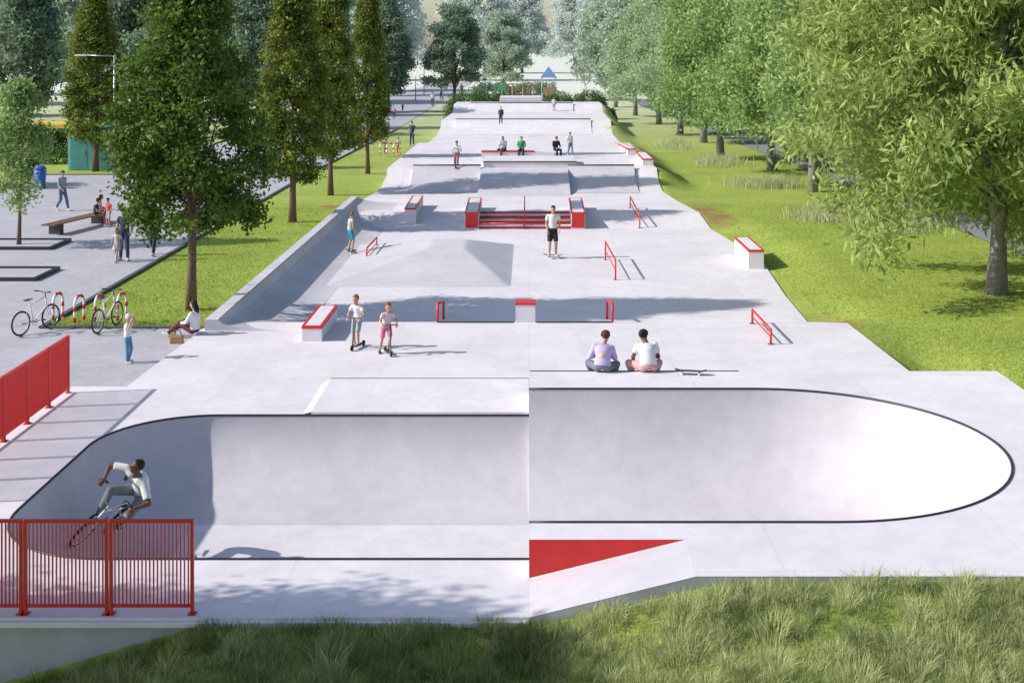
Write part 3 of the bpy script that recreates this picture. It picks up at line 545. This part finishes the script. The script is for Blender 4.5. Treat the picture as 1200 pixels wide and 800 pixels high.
def rail(pts,h,label,r=.03,name='grind_rail',slim=False):
    p0=Vector(pts[0]); t=thing(name,p0,label,'skate rail'); L=[Vector(p)-p0 for p in pts]
    MB().tube([l+Vector((0,0,h)) for l in L],r,10).build('rail_bar',M['red'],t,True)
    if not slim: MB().tube([l+Vector((0,0,h*.5)) for l in L],r*.6,8).build('lower_bar',M['red'],t,True)
    for l in (L[0],L[-1]):
        MB().tube([l+Vector((0,0,-.05)),l+Vector((0,0,h))],r*1.0,10).build('post',M['red'],t,True)
        if not slim: MB().box(l.x-.08,l.x+.08,l.y-.08,l.y+.08,l.z,l.z+.012).build('foot_plate',M['steel'],t)
    return t
rail([(-2.5,35.0,0),(-2.5,37.4,-.40)],.48,'red rail at the left end of the first step',.036,slim=True); rail([(2.28,35.0,0),(2.28,37.4,-.40)],.48,'red rail at the right end of the first step',.036,slim=True)
rail([(6.1,32.3,0),(6.05,34.7,0)],.38,'low red rail alone on the right of the front floor')
rail([(2.95,43.7,-.45),(2.85,47.8,-.45)],.68,'tall red rail just right of the standing man')
rail([(-6.05,47.7,-.45),(-6.0,50.4,-.45)],.45,'short red rail near the foot of the long quarter pipe')
rail([(4.85,56.1,-.43),(4.7,59.5,0)],.55,'red rail climbing the bank right of the stairs')
rail([(-.2,56.0,-.3),(-.2,58.4,0)],.68,'red handrail in the middle of the stairs',.024,name='handrail',slim=True)
def railing(p0,p1,n,label,k=21):
    p0=Vector(p0); p1=Vector(p1); d=(p1-p0); L=d.length; t=thing('railing',p0,label,'railing',math.atan2(d.y,d.x)); w=L/n; h=1.25
    for i in range(n):
        a=i*w+.03; b=(i+1)*w-.03
        for x in (a,b):
            MB().box(x-.02,x+.02,-.03,.03,0,h).build('post',M['red'],t,bevel=.005); MB().box(x-.05,x+.05,-.06,.06,0,.012).build('foot_plate',M['red'],t)
        MB().box(a+.02,b-.02,-.025,.025,h-.04,h-.002).build('top_rail',M['red'],t); MB().box(a+.02,b-.02,-.02,.02,.09,.125).build('bottom_rail',M['red'],t)
        m=MB()
        for j in range(1,k): x=a+(b-a)*j/k; m.box(x-.007,x+.007,-.016,.016,.125,h-.04)
        m.build('bar_panel',M['red'],t)
    return t
railing((-4.43,16.95,0),(-7.83,16.95,0),3,'red barred railing on the front edge of the deck, nearest the camera')
railing((-10.0,27.8,0),(-10.0,20.9,0),6,'red barred railing along the left side of the deck')

# ---------------------------------------------------------------- ground
def gz(x,y):
    if y<16.95:
        if x<-4.2: e=-.08+(x+4.2)*.33
        elif x<.3: e=-.08
        elif x<2.4: e=-.08+(x-.3)/2.1*.5
        elif x<4.2: e=.42+(x-2.4)/1.8*.08
        else: e=.50
        e=max(e,-1.6); f=e-.20*(16.9-y)
        f+=.05*noise.noise(Vector((x*.9,y*.9,0)))+.03*noise.noise(Vector((x*2.5,y*2.5,3)))
        return max(f,-6)
    if y<28.3: xl,xr=-10.1,(10.05 if y<27.5 else 8.85)
    else: xl,xr=interp(y,1),interp(y,2)
    if y<34.0 and y>28.2 : xl=-8.9
    if 17.35<y<127.5 and xl+.5<x<xr-.5: return -3.2
    base=-.13
    if x>0 and y<128:
        e=(interp(y,3) if y>28.3 else 0)-.06; k=min(1,max(0,(x-xr)/2.2)); k=k*k*(3-2*k); f=e*(1-k)+base*k
        if 27.5<y<36: f-=.55*math.exp(-((x-9.9)/.9)**2)*math.exp(-((y-30.5)/2.4)**2)
        return f
    return base
xs=[-900,-400,-150,-80,-50,-35,-25,-18,-15]+list(np.arange(-13.6,14.2,.4))+[15,17,20,25,35,50,80,150,400,900]
ys=[-60,-20,0,8,11]+list(np.arange(12.5,16.7,.3))+[16.85,17.2,17.6]+list(np.arange(18,70,.5))+list(np.arange(70,136,1.5))+[140,160,200,300,500,900,1500]
gv=[(x,y,gz(x,y)) for y in ys for x in xs]; nx=len(xs); gf=[(j*nx+i,j*nx+i+1,(j+1)*nx+i+1,(j+1)*nx+i) for j in range(len(ys)-1) for i in range(nx-1)]
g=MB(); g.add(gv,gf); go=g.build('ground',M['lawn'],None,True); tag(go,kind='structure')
at_=go.data.attributes.new('dirt','FLOAT','POINT')
spots=[(8.5,36.2,1.2),(8.5,57.5,1.3),(8.2,59.5,1.3),(7.6,73,1.0),(-9.3,61,1.0),(9.8,29.5,.7)]
def dirt(x,y):
    d=0
    for sx,sy,r in spots: d=max(d,1.25-((x-sx)**2/(r*r)+(y-sy)**2/(r*r*2.2))**.5*.8)
    return d
dv=[]
for x,y,z in gv:
    d=dirt(x,y)
    if 16.9>y>15: d=max(d,.3)
    dv.append(max(0,min(1.2,d)))
at_.data.foreach_set('value',dv)
PLX=-13.2
pl=MB(); pl.poly([(-60,28.3,PZ),(-8.9,28.3,PZ),(-8.66,34.6,PZ),(PLX,34.6,PZ),(-60,34.6,PZ)]); pl.poly([(-60,34.6,PZ),(PLX,34.6,PZ),(PLX,76,PZ),(-60,76,PZ)]); pl.poly([(-24.5,76,PZ),(PLX,76,PZ),(-12.2,118,PZ),(-12.2,150,PZ),(-12.0,330,PZ),(-17,330,PZ),(-24.5,130,PZ)])
pl.poly([(-60,16.0,PZ),(-10.1,16.0,PZ),(-10.1,28.3,PZ),(-60,28.3,PZ)])
tag(pl.build('plaza_paving',M['paving']),kind='structure')
kb=MB()
for a,b in (((PLX,34.6),(PLX,76)),((PLX,76),(-12.2,118)),((PLX,34.6),(-8.66,34.6)),((-24.5,76),(-24.5,130)),((-60,76),(-24.5,76))):
    a=Vector(a+(0,)) ; b=Vector(b+(0,)); d=(b-a).normalized(); n_=Vector((-d.y,d.x,0))*.07
    kb.hexa([a-n_+Vector((0,0,-.2)),b-n_+Vector((0,0,-.2)),b+n_+Vector((0,0,-.2)),a+n_+Vector((0,0,-.2))],[a-n_+Vector((0,0,-.05)),b-n_+Vector((0,0,-.05)),b+n_+Vector((0,0,-.05)),a+n_+Vector((0,0,-.05))])
tag(kb.build('kerb',M['kerb']),kind='structure')
tag(MB().add([(18.2,40,-.09),(22.5,40,-.09),(20.3,110,-.09),(16.2,110,-.09),(14,180,-.09),(18,180,-.09)],[(0,1,2,3),(3,2,5,4)]).build('side_road',M['asphalt']),kind='structure')
for (x,y),l in (((-19.5,49.0),'black edged tree pit around the small left tree'),((-17.6,42.6),'nearer empty black edged pit at the left border')):
    t=thing('tree_pit',(x,y,PZ),l,'tree pit')
    MB().box(-1.6,1.6,-1.1,-1.0,0,.12).box(-1.6,1.6,1.0,1.1,0,.12).box(-1.6,-1.5,-1,1,0,.12).box(1.5,1.6,-1,1,0,.12).build('rim',M['black'],t); MB().box(-1.5,1.5,-1,1,0.005,.06).build('gravel_fill',M['paving'],t)
def hoop(loc,rz,label,s=1.0,grp=None):
    t=thing('bike_hoop',loc,label,'bike rack',rz,grp); t.scale=(s,s,s)
    pts=[(-.22,0,0)]+[(-.22,0,.3*i) for i in (1,2)]+[(-.22*math.cos(PI*i/10),0,.6+.22*math.sin(PI*i/10)) for i in range(1,10)]+[(.22,0,.6),(.22,0,.3),(.22,0,0)]
    MB().tube(pts,.036,10).build('tube',M['white'],t,True)
    for x in (-.22,.22):
        for z_ in (.12,.42): MB().tube([(x,0,z_),(x,0,z_+.13)],.039,10).build('red_band',M['red'],t,True)
    MB().tube([(-.15,0,.757),(-.07,0,.81),(.07,0,.81),(.15,0,.757)],.040,10).build('red_band',M['red'],t,True)
for px,py,l in ((68,378,'leftmost red and white bike hoop on the plaza'),(93,381,'second red and white bike hoop from the left'),(117,380,'red and white bike hoop behind the second parked bicycle'),(143,378,'rightmost near red and white bike hoop beside the lawn')):
    hoop(at(px,py,PZ),R(76),l)
for px,l in ((449,'left far red and white bike hoop'),(457,'middle far red and white bike hoop'),(465,'right far red and white bike hoop')): hoop(at(px,183,PZ),R(30),l,1.1)
for (px,py,rz,l) in ((42,389,R(-24),'white city bicycle parked at the leftmost hoop'),(126,386,R(-10),'white city bicycle parked between the hoops')):
    p=at(px,py,PZ); t=thing('bicycle',p,l,'bicycle',rz); bicycle(t,'city')
t=thing('kiosk',(-27.2,80,PZ),'teal service kiosk with dark doors beyond the plaza','kiosk'); MB().box(-1.3,1.3,-.9,.9,0,2.45).build('cabin',M['teal'],t,bevel=.02); MB().box(-1.42,1.42,-1.02,1.02,2.45,2.6).build('roof',M['teald'],t)
for x in (-.62,.62): d=MB().box(x-.5,x+.5,-.93,-.902,.15,2.2).build('door',M['teald'],t); MB().box(x+.3,x+.36,-.96,-.932,1,1.2).build('handle',M['steel'],d)
t=thing('canopy',(-34,90,PZ),'flat yellow canopy on slim posts left of the kiosk','canopy'); MB().box(-3,3,-2,2,2.0,2.25).build('roof',M['yellow'],t)
for x in (-2.8,2.8):
    for y in (-1.8,1.8): MB().tube([(x,y,0),(x,y,2)],.06,8).build('post',M['black'],t)
t=thing('goal_frame',(-38,88,PZ),'yellow topped frame at the far left border','goal'); MB().tube([(-3,0,5.0),(1.6,0,5.0)],.07,8).build('crossbar',M['yellow'],t)
for x in (-3,1.6): MB().tube([(x,0,0),(x,0,5)],.06,8).build('post',M['white'],t)
t=thing('litter_bin',at(47,221,PZ),'blue litter bin at the left edge of the plaza','bin'); MB().tube([(0,0,0),(0,0,1.05)],[.26,.32],16).build('bin_body',M['blue'],t,True); MB().tube([(0,0,1.06),(0,0,1.22)],[.34,.2],16).build('lid',M['blue'],t,True)
def lamp(loc,h,arm,label,two=False):
    t=thing('street_lamp',loc,label,'street lamp'); MB().tube([(0,0,0),(0,0,h)],[.08,.05],10).build('pole',M['steel'],t,True)
    for sx in ((-1,1) if two else (-1,)):
        MB().tube([(0,0,h-.05),(sx*arm,0,h)],.03,8).build('arm',M['steel'],t,True); MB().box(min(sx*arm,sx*(arm+.7)),max(sx*arm,sx*(arm+.7)),-.12,.12,h-.05,h+.04).build('lamp_head',M['white'],t,bevel=.02)
lamp((-24.3,75,PZ),7.1,1.6,'tall grey street lamp with long arm left of the big tree')
for px,py,hh,l in ((487,118,5.2,'left of two far street lamps by the path'),(497,112,5.0,'right of two far street lamps by the path'),(519,122,3.5,'short lamp post beside the far path trees')):
    lamp(at(px,py,PZ),hh,.5,l,True)
t=thing('play_tower',(2.3,150,PZ),'wooden play tower with pointed blue roof at the far end','play tower')
for x in (-.8,.8):
    for y in (-.8,.8): MB().box(x-.08,x+.08,y-.08,y+.08,0,4.0).build('post',M['white'],t)
MB().box(-.85,.85,-.85,.85,2.0,2.15).build('platform',M['woodl'],t); MB().add([(-.95,-.95,4.0),(.95,-.95,4.0),(.95,.95,4.0),(-.95,.95,4.0),(0,0,5.3)],[(0,1,4),(1,2,4),(2,3,4),(3,0,4),(3,2,1,0)]).build('roof',M['bluef'],t); MB().box(-.8,.8,-.88,-.83,2.2,2.9).build('front_panel',M['woodl'],t); MB().box(.9,.95,-.8,.8,2.2,2.9).build('side_panel',M['bluef'],t)
t=thing('climbing_frame',(-.9,148,PZ),'timber climbing frame with red ropes left of the play tower','climbing frame')
for x in (-2.2,-1,.2,1.4): MB().tube([(x,0,0),(x,0,3.4)],.09,8).build('post',M['woodl'],t)
MB().box(-2.2,1.4,-.08,.08,3.2,3.34).build('top_beam',M['woodl'],t)
for z_ in (2.2,2.6,3.0): MB().tube([(-2.2,0,z_),(1.4,0,z_)],.04,6).build('rope',M['redf'],t)
t=thing('playground_panel',(-3.3,147,PZ),'green framed play panel at the left of the playground','play equipment')  # play panel: green board held between two posts
for x in (-.6,.6): MB().box(x-.08,x+.08,-.08,.08,0,3.4).build('post',M['green'],t)
MB().box(-.52,.52,-.05,.05,2.6,3.3).build('board',M['green'],t)

# ---------------------------------------------------------------- foliage
def quads_mesh(name,co,v,m,nper=4):
    n=len(co)//nper; me=bpy.data.meshes.new(name); me.vertices.add(n*nper); me.vertices.foreach_set('co',co.reshape(-1).astype(np.float32))
    me.loops.add(n*nper); me.loops.foreach_set('vertex_index',np.arange(n*nper,dtype=np.int32)); me.polygons.add(n)
    me.polygons.foreach_set('loop_start',np.arange(0,n*nper,nper,dtype=np.int32)); me.update(calc_edges=True)
    a=me.attributes.new('v','FLOAT','POINT'); a.data.foreach_set('value',np.repeat(np.clip(v,0,1),nper).astype(np.float32)); me.materials.append(m); return me
def leaves(name,P,v,size,aspect,rng,m,droop=0.0):
    n=len(P); d=rng.normal(size=(n,3)); d[:,2]-=droop; d/=np.linalg.norm(d,axis=1)[:,None]; e=rng.normal(size=(n,3)); e[:,2]*=.6; s=np.cross(d,e); s/=np.linalg.norm(s,axis=1)[:,None]
    L=size*(.6+.8*rng.random(n))[:,None]; W=L*aspect; co=np.empty((n,4,3)); co[:,0]=P-d*L/2; co[:,1]=P+s*W/2; co[:,2]=P+d*L/2; co[:,3]=P-s*W/2
    return quads_mesh(name,co.reshape(-1,3),v,m)
def crown(kind,rng,N,h0,h1,rad,M_=160,sig=.35):
    H=h1-h0; cl=[]
    if kind=='column':
        while len(cl)<M_:
            t=rng.random()**.9; r=rad*(math.sin(PI*min(1,(t*.92+.08))**.62))**.8; a=rng.random()*2*PI; k=.35+.65*rng.random()**.5
            k*= .88+.15*math.sin(3*a+t*9)
            cl.append((math.cos(a)*r*k,math.sin(a)*r*k,h0+H*t))
    else:
        lobes=[]
        for i in range(26):
            a=i*2.4+rng.random()*.6; t=(i+.5)/26; z=h0+H*(.12+.8*t); rr_=rad*(.72*math.sqrt(max(.02,1-(t*1.0)**2.2)))*(0.55+.5*rng.random()); lobes.append((math.cos(a)*rr_,math.sin(a)*rr_,z,rad*(.26+.16*rng.random())))
        for i in range(M_):
            l=lobes[rng.integers(len(lobes))]; d=rng.normal(size=3); d/=np.linalg.norm(d); k=l[3]*(.6+.45*rng.random()); cl.append((l[0]+d[0]*k,l[1]+d[1]*k,l[2]+d[2]*k*.75))
    cl=np.array(cl); cv=rng.random(len(cl)); idx=rng.integers(len(cl),size=N); P=cl[idx]+rng.normal(size=(N,3))*sig*np.array([1,1,.7])
    v=.45*cv[idx]+.55*rng.random(N); return P,v,cl
def trunk_mesh(name,m,h,r,cl,rng,nb,h0,bend=.15,gnarl=0):
    mb=MB(); pts=[];rs=[]
    for i in range(9):
        t=i/8; pts.append((bend*math.sin(t*3)*.5,bend*math.cos(t*2.3)*.4-bend*.4,h*t-.25*(i==0))); rs.append(r*(1.35 if i==0 else 1)*(1-.8*t))
    mb.tube(pts,rs,10)
    for k in range(nb):
        c=cl[rng.integers(len(cl))]; z=h0*.8+(h-h0*.8)*.75*(k/nb); z=min(z,c[2]*.85); i=min(7,int(z/h*8)); f=z/h*8-i; b=Vector(pts[i]).lerp(Vector(pts[i+1]),f); rb=(rs[i]*(1-f)+rs[i+1]*f)*.55
        c=Vector(c); mid=b.lerp(c,.5)+Vector((0,0,.25*(c-b).length*.4)); mb.tube([b,b.lerp(mid,.5)+Vector((0,0,.05)),mid,c],[rb,rb*.75,rb*.5,rb*.15],6)
    me=mb.mesh(name); me.materials.append(m)
    for p in me.polygons: p.use_smooth=True
    return me
def treekind(seed,kind,h0,h1,rad,N,size,asp,lm,bm2,tr,M_=170,sig=.35,nb=14,droop=0.0,bend=.15,bh=None):
    rng=np.random.default_rng(seed); P,v,cl=crown(kind,rng,N,h0,h1,rad,M_,sig)
    return (trunk_mesh('trunk',bm2,h1*.86,tr,cl,rng,nb,bh or h0,bend),leaves('crown',P,v,size,asp,rng,lm,droop))
def tint(k,m): me=k[1].copy(); me.materials[0]=m; return (k[0],me)
def tree(kind,x,y,label,s=1.0,rz=0,sz=None,z=-.13,group=None,name='tree'):
    t=thing(name,(x,y,z),label,'tree',rz,group); t.scale=(s,s,sz or s)
    for nm,me in (('trunk',kind[0]),('crown',kind[1])):
        o=bpy.data.objects.new(nm,me); C.objects.link(o); o.parent=t
    return t
KA=treekind(1,'column',2.3,10.8,2.2,52000,.16,.5,M['leafA'],M['bark'],.14,260,.25,16)
KB=treekind(2,'column',1.9,11.5,1.62,34000,.17,.5,M['leafB'],M['bark'],.15,210,.22,14)
KS=treekind(3,'column',1.7,6.2,1.35,9000,.16,.5,M['leafR2'],M['bark'],.08,80,.24,10)
KR=treekind(4,'broad',.9,12.5,7.0,105000,.34,.24,M['leafR'],M['barkg'],.28,380,.46,22,.8,.4,2.2)
KR2=treekind(5,'broad',2.0,13,5.4,60000,.27,.42,M['leafR2'],M['barkg'],.26,340,.46,20,.2,.3)
KR3=treekind(6,'broad',2.2,13,5.2,60000,.27,.42,M['leafR2'],M['barkg'],.26,340,.46,20,.2,.3)
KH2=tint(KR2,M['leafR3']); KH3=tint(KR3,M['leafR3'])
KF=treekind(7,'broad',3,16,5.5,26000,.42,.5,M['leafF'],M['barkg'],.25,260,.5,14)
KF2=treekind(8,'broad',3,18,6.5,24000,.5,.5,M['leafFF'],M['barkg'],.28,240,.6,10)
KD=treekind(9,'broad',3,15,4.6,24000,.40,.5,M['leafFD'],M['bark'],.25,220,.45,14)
KE=treekind(10,'column',2.6,15,3.0,20000,.40,.5,M['leafFD'],M['bark'],.2,200,.4,14)
tree(KA,-9.8,37.1,'large dark green tree standing nearest on the left lawn strip')
tree(KB,-10.3,55.7,'second upright tree on the left lawn strip',1.0,1.1)
tree(KB,-10.2,65.8,'third upright tree on the left lawn strip, partly hidden',.9,2.3,1.05)
tree(KB,-9.7,77,'fourth upright tree on the left lawn strip, farthest of the row',.85,4.0,1.02)
tree(KB,-26.6,78.5,'tall narrow tree beside the teal kiosk',1.2,.5,.95)
tree(KS,-19.5,48.9,'small slim young tree in the black edged pit at the left border',1,0)
tree(KD,-33,108,'hazy dark tree beyond the kiosk at the left',1,.3); tree(KE,-25,118,'tall hazy tree behind the big left tree beyond the path',.95,1.4); tree(KE,-44,112,'tall hazy tree at the far left border',1.05,2.0)
tree(KR,14.4,39.5,'large bright leaved tree with grey trunk at the right border')
tree(KR2,15.7,59,'second tree from the right border in the right row',1.1,.7); tree(KR3,15.0,67.4,'third tree of the right row beside the tall pale grass',1.05,2.0); tree(KR2,15.0,79,'fourth tree of the right row',1.05,3.1)
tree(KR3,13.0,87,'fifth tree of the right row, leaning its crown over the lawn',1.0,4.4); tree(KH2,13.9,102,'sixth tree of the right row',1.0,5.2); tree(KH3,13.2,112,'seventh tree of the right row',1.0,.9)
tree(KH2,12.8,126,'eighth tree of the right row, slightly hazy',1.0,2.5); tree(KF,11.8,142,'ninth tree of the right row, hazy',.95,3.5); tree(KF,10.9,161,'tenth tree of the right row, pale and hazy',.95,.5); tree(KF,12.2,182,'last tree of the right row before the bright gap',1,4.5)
for i,(x,y,k,s) in enumerate(((25,50,KR3,1.1),(24.5,64,KR2,1.1),(25,78,KR3,1.15),(24,94,KH2,1.1),(23,112,KH3,1.1),(22,132,KF,1.1),(34,88,KH2,1.2),(34,116,KF,1.2),(24,155,KF,1.15),(38,150,KF,1.3))):
    tree(k,x,y,'tree of the dense belt beyond the side road',s,i*1.3,group='trees beyond the side road')
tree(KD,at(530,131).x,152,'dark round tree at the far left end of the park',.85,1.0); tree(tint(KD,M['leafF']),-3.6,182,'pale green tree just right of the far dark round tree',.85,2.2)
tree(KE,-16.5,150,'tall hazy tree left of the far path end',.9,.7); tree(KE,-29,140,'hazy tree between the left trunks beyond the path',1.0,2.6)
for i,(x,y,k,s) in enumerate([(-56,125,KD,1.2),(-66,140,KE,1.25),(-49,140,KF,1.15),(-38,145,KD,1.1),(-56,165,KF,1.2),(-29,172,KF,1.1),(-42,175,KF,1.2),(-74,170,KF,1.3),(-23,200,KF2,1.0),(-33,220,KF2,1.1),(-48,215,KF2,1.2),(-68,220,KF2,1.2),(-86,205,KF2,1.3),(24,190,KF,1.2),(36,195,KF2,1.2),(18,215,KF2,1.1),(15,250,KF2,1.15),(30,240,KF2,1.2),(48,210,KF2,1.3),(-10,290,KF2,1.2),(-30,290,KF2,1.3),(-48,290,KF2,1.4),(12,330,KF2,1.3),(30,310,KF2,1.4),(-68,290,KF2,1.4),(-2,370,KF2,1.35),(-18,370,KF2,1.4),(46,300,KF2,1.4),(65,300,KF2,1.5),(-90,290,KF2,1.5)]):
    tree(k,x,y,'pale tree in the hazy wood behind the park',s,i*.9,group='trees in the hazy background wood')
tree(KR3,-13.2,14.0,'tree outside the left border shading the front deck',.66,1.0)
def bush(x,y,rx,ry,h,label,seed,m='hedge',N=6000,size=.16,z=-.13,name='bush'):
    rng=np.random.default_rng(seed); d=rng.normal(size=(N,3)); d/=np.linalg.norm(d,axis=1)[:,None]; k=(.72+.32*rng.random(N))[:,None]; P=d*k
    P[:,2]=np.abs(P[:,2]); nz=np.array([noise.noise(Vector(tuple(p*2.6+seed))) for p in d]); P*=(1+.35*nz)[:,None]; P=np.sign(P)*np.abs(P)**.75; P*=np.array([rx,ry,h])
    t=thing(name,(x,y,z),label,'bush'); o=bpy.data.objects.new('foliage',leaves('foliage',P,rng.random(N)*.7+.3*(nz+.5),size,.55,rng,M[m])); C.objects.link(o); o.parent=t
    MB().tube([(0,0,-.1),(0,0,h*.6)],[.06,.02],6).build('stem',M['bark'],t)
bush(-6.2,136,2.8,1.6,2.9,'dark rounded hedge bush at the far left corner of the park',1); bush(-3.0,139,1.6,1.3,2.4,'smaller dark bush left of the playground',2)
bush(3.4,137,2.0,1.5,2.5,'dark bush below the play tower',3); bush(6.4,135,2.0,1.5,3.0,'dark bush at the far right corner of the park',4); bush(7.6,128,1.2,1.2,1.6,'small bush beside the far right margin',5,N=3000)
bush(-29.5,70,2.4,1.6,2.6,'rounded green bush behind the small left tree',6); bush(-41,93,8,1.3,2.4,'long clipped hedge at the far left',7,N=14000,size=.22,name='hedge'); bush(-31,84,3.2,1.0,1.0,'low hedge beside the teal kiosk',8,N=6000)
bush(-4.5,160,3,1.5,3.2,'pale green shrub behind the climbing frame',9,N=5000,m='leafFD',size=.25); bush(0.5,166,3.5,1.5,3.0,'pale green shrub behind the play tower',10,N=5000,m='leafFD',size=.25)
def blades(name,P,L,W,lean,v,rng,m):
    n=len(P); a=rng.random(n)*2*PI; s=np.stack([np.cos(a),np.sin(a),np.zeros(n)],1)*W[:,None]*.5; l=lean; up=np.sqrt(np.clip(1-(l**2).sum(1),.15,1))[:,None]*np.array([0,0,1.0])
    mid=P+l*.32*L[:,None]+up*.58*L[:,None]; tip=P+l*L[:,None]+up*.92*L[:,None]
    co=np.empty((n,2,4,3)); co[:,0,0]=P-s; co[:,0,1]=P+s; co[:,0,2]=mid+s*.8; co[:,0,3]=mid-s*.8; co[:,1,0]=mid-s*.8; co[:,1,1]=mid+s*.8; co[:,1,2]=tip+s*.1; co[:,1,3]=tip-s*.1
    me=quads_mesh(name,co.reshape(-1,3),np.repeat(v,2),m); o=bpy.data.objects.new(name,me); C.objects.link(o); return o
def nz2(x,y,f,o=0): return noise.noise(Vector((x*f,y*f,o)))
rng=np.random.default_rng(11); P=[];L=[];Ln=[];vv=[]
for i in range(80000):
    x=-7.4+14.6*rng.random(); y=13.6+3.2*rng.random()
    z=gz(x,y); c=nz2(x,y,1.6)
    ll=.07+.09*max(0,c+.35)+.06*rng.random()
    P.append((x,y,z)); L.append(ll); a=nz2(x,y,1.3,20)*6; Ln.append((math.cos(a)*.35+rng.normal()*.28,math.sin(a)*.35+rng.normal()*.28,0)); vv.append(min(1,max(0,.36+.55*c+.22*rng.normal()+(.12 if x>.5 else -.14))))  # left blades darker: greener grass, with shade put into the colour too
for i in range(560):
    cx=-7.2+14.2*rng.random(); cy=13.9+2.85*rng.random(); big=.6+.75*rng.random()**1.5
    if cx<.5 and rng.random()<.35: continue
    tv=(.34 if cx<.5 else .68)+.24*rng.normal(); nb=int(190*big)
    for j in range(nb):
        a=rng.random()*2*PI; r=.15*big*rng.random()**.5; x=cx+math.cos(a)*r; y=cy+math.sin(a)*r
        if y>16.8: continue
        P.append((x,y,gz(x,y)-.01)); L.append(big*(.13+.15*rng.random())); ln=.2+.65*rng.random(); Ln.append((math.cos(a)*ln+rng.normal()*.15,math.sin(a)*ln+rng.normal()*.15,0)); vv.append(min(1,max(0,tv+.16*rng.normal())))
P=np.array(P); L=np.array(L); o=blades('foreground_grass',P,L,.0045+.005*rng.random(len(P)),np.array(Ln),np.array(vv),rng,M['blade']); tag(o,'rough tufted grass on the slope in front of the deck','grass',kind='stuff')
P=[];L=[];vv=[]
while len(P)<80000:
    if rng.random()<.3: x=-13.0+4.3*rng.random(); y=34.8+26*rng.random()**1.5
    else: x=8.7+12*rng.random(); y=27.7+34*rng.random()**1.5
    if x>0:
        xr=(10.1 if y<27.6 else interp(y,2))
        if x<xr+.05 or x>17.8: continue
    if dirt(x,y)>.5 and rng.random()<.75: continue
    z=gz(x,y); P.append((x,y,z)); L.append(.035+.04*rng.random()+.03*max(0,nz2(x,y,.8))); vv.append(.5+.6*nz2(x,y,.5)+.2*rng.normal())
P=np.array(P); o=blades('lawn_grass',P,np.array(L),.012+.01*rng.random(len(P)),rng.normal(size=(len(P),3))*np.array([.3,.3,0]),np.array(vv),rng,M['lawnblade']); tag(o,'short green grass covering the lawns beside the park','grass',kind='stuff')
P=[];L=[]
for cx,cy,rx,ry,n in ((13.6,57,1.6,1.6,2600),(15.5,54,1.3,2,1500),(13.0,70,1.8,1.5,1600),(12.4,84,1.6,3,1300),(11.0,98,1.2,4,900)):
    for i in range(n): P.append((cx+rng.normal()*rx*.5,cy+rng.normal()*ry*.5,-.13)); L.append(.3+.45*rng.random())
P=np.array(P); o=blades('tall_grass',P,np.array(L),.02+.015*rng.random(len(P)),rng.normal(size=(len(P),3))*np.array([.3,.3,0]),rng.random(len(P)),rng,M['straw']); tag(o,'pale tall grass tufts under the right row of trees','grass',kind='stuff')

# ---------------------------------------------------------------- light, camera
w=bpy.data.worlds.new('World'); S.world=w; w.use_nodes=True; nt=w.node_tree; bg=nt.nodes['Background']; sk=nt.nodes.new('ShaderNodeTexSky'); sk.sky_type='NISHITA'; sk.sun_disc=False
sk.sun_elevation=R(34); sk.sun_rotation=R(260); sk.air_density=1.0; sk.dust_density=1.2; nt.links.new(sk.outputs[0],bg.inputs[0]); bg.inputs[1].default_value=.15
el=R(34); az=R(9); d=Vector((math.cos(el)*math.cos(az),math.cos(el)*math.sin(az),-math.sin(el)))
sl=bpy.data.lights.new('sun','SUN'); sl.energy=5.0; sl.angle=R(.6); sl.color=(1,.945,.88); so=bpy.data.objects.new('sun',sl); C.objects.link(so); so.rotation_euler=d.to_track_quat('-Z','Y').to_euler(); so.location=(-30,0,30)
cd=bpy.data.cameras.new('camera'); cam=bpy.data.objects.new('camera',cd); C.objects.link(cam); cam.location=(0,0,CAMZ); cam.rotation_euler=(R(90),0,0); cd.lens=45; cd.sensor_width=36; cd.shift_x=-20/1200; cd.shift_y=-345/1200; cd.clip_end=3000; cd.clip_start=.1
S.camera=cam
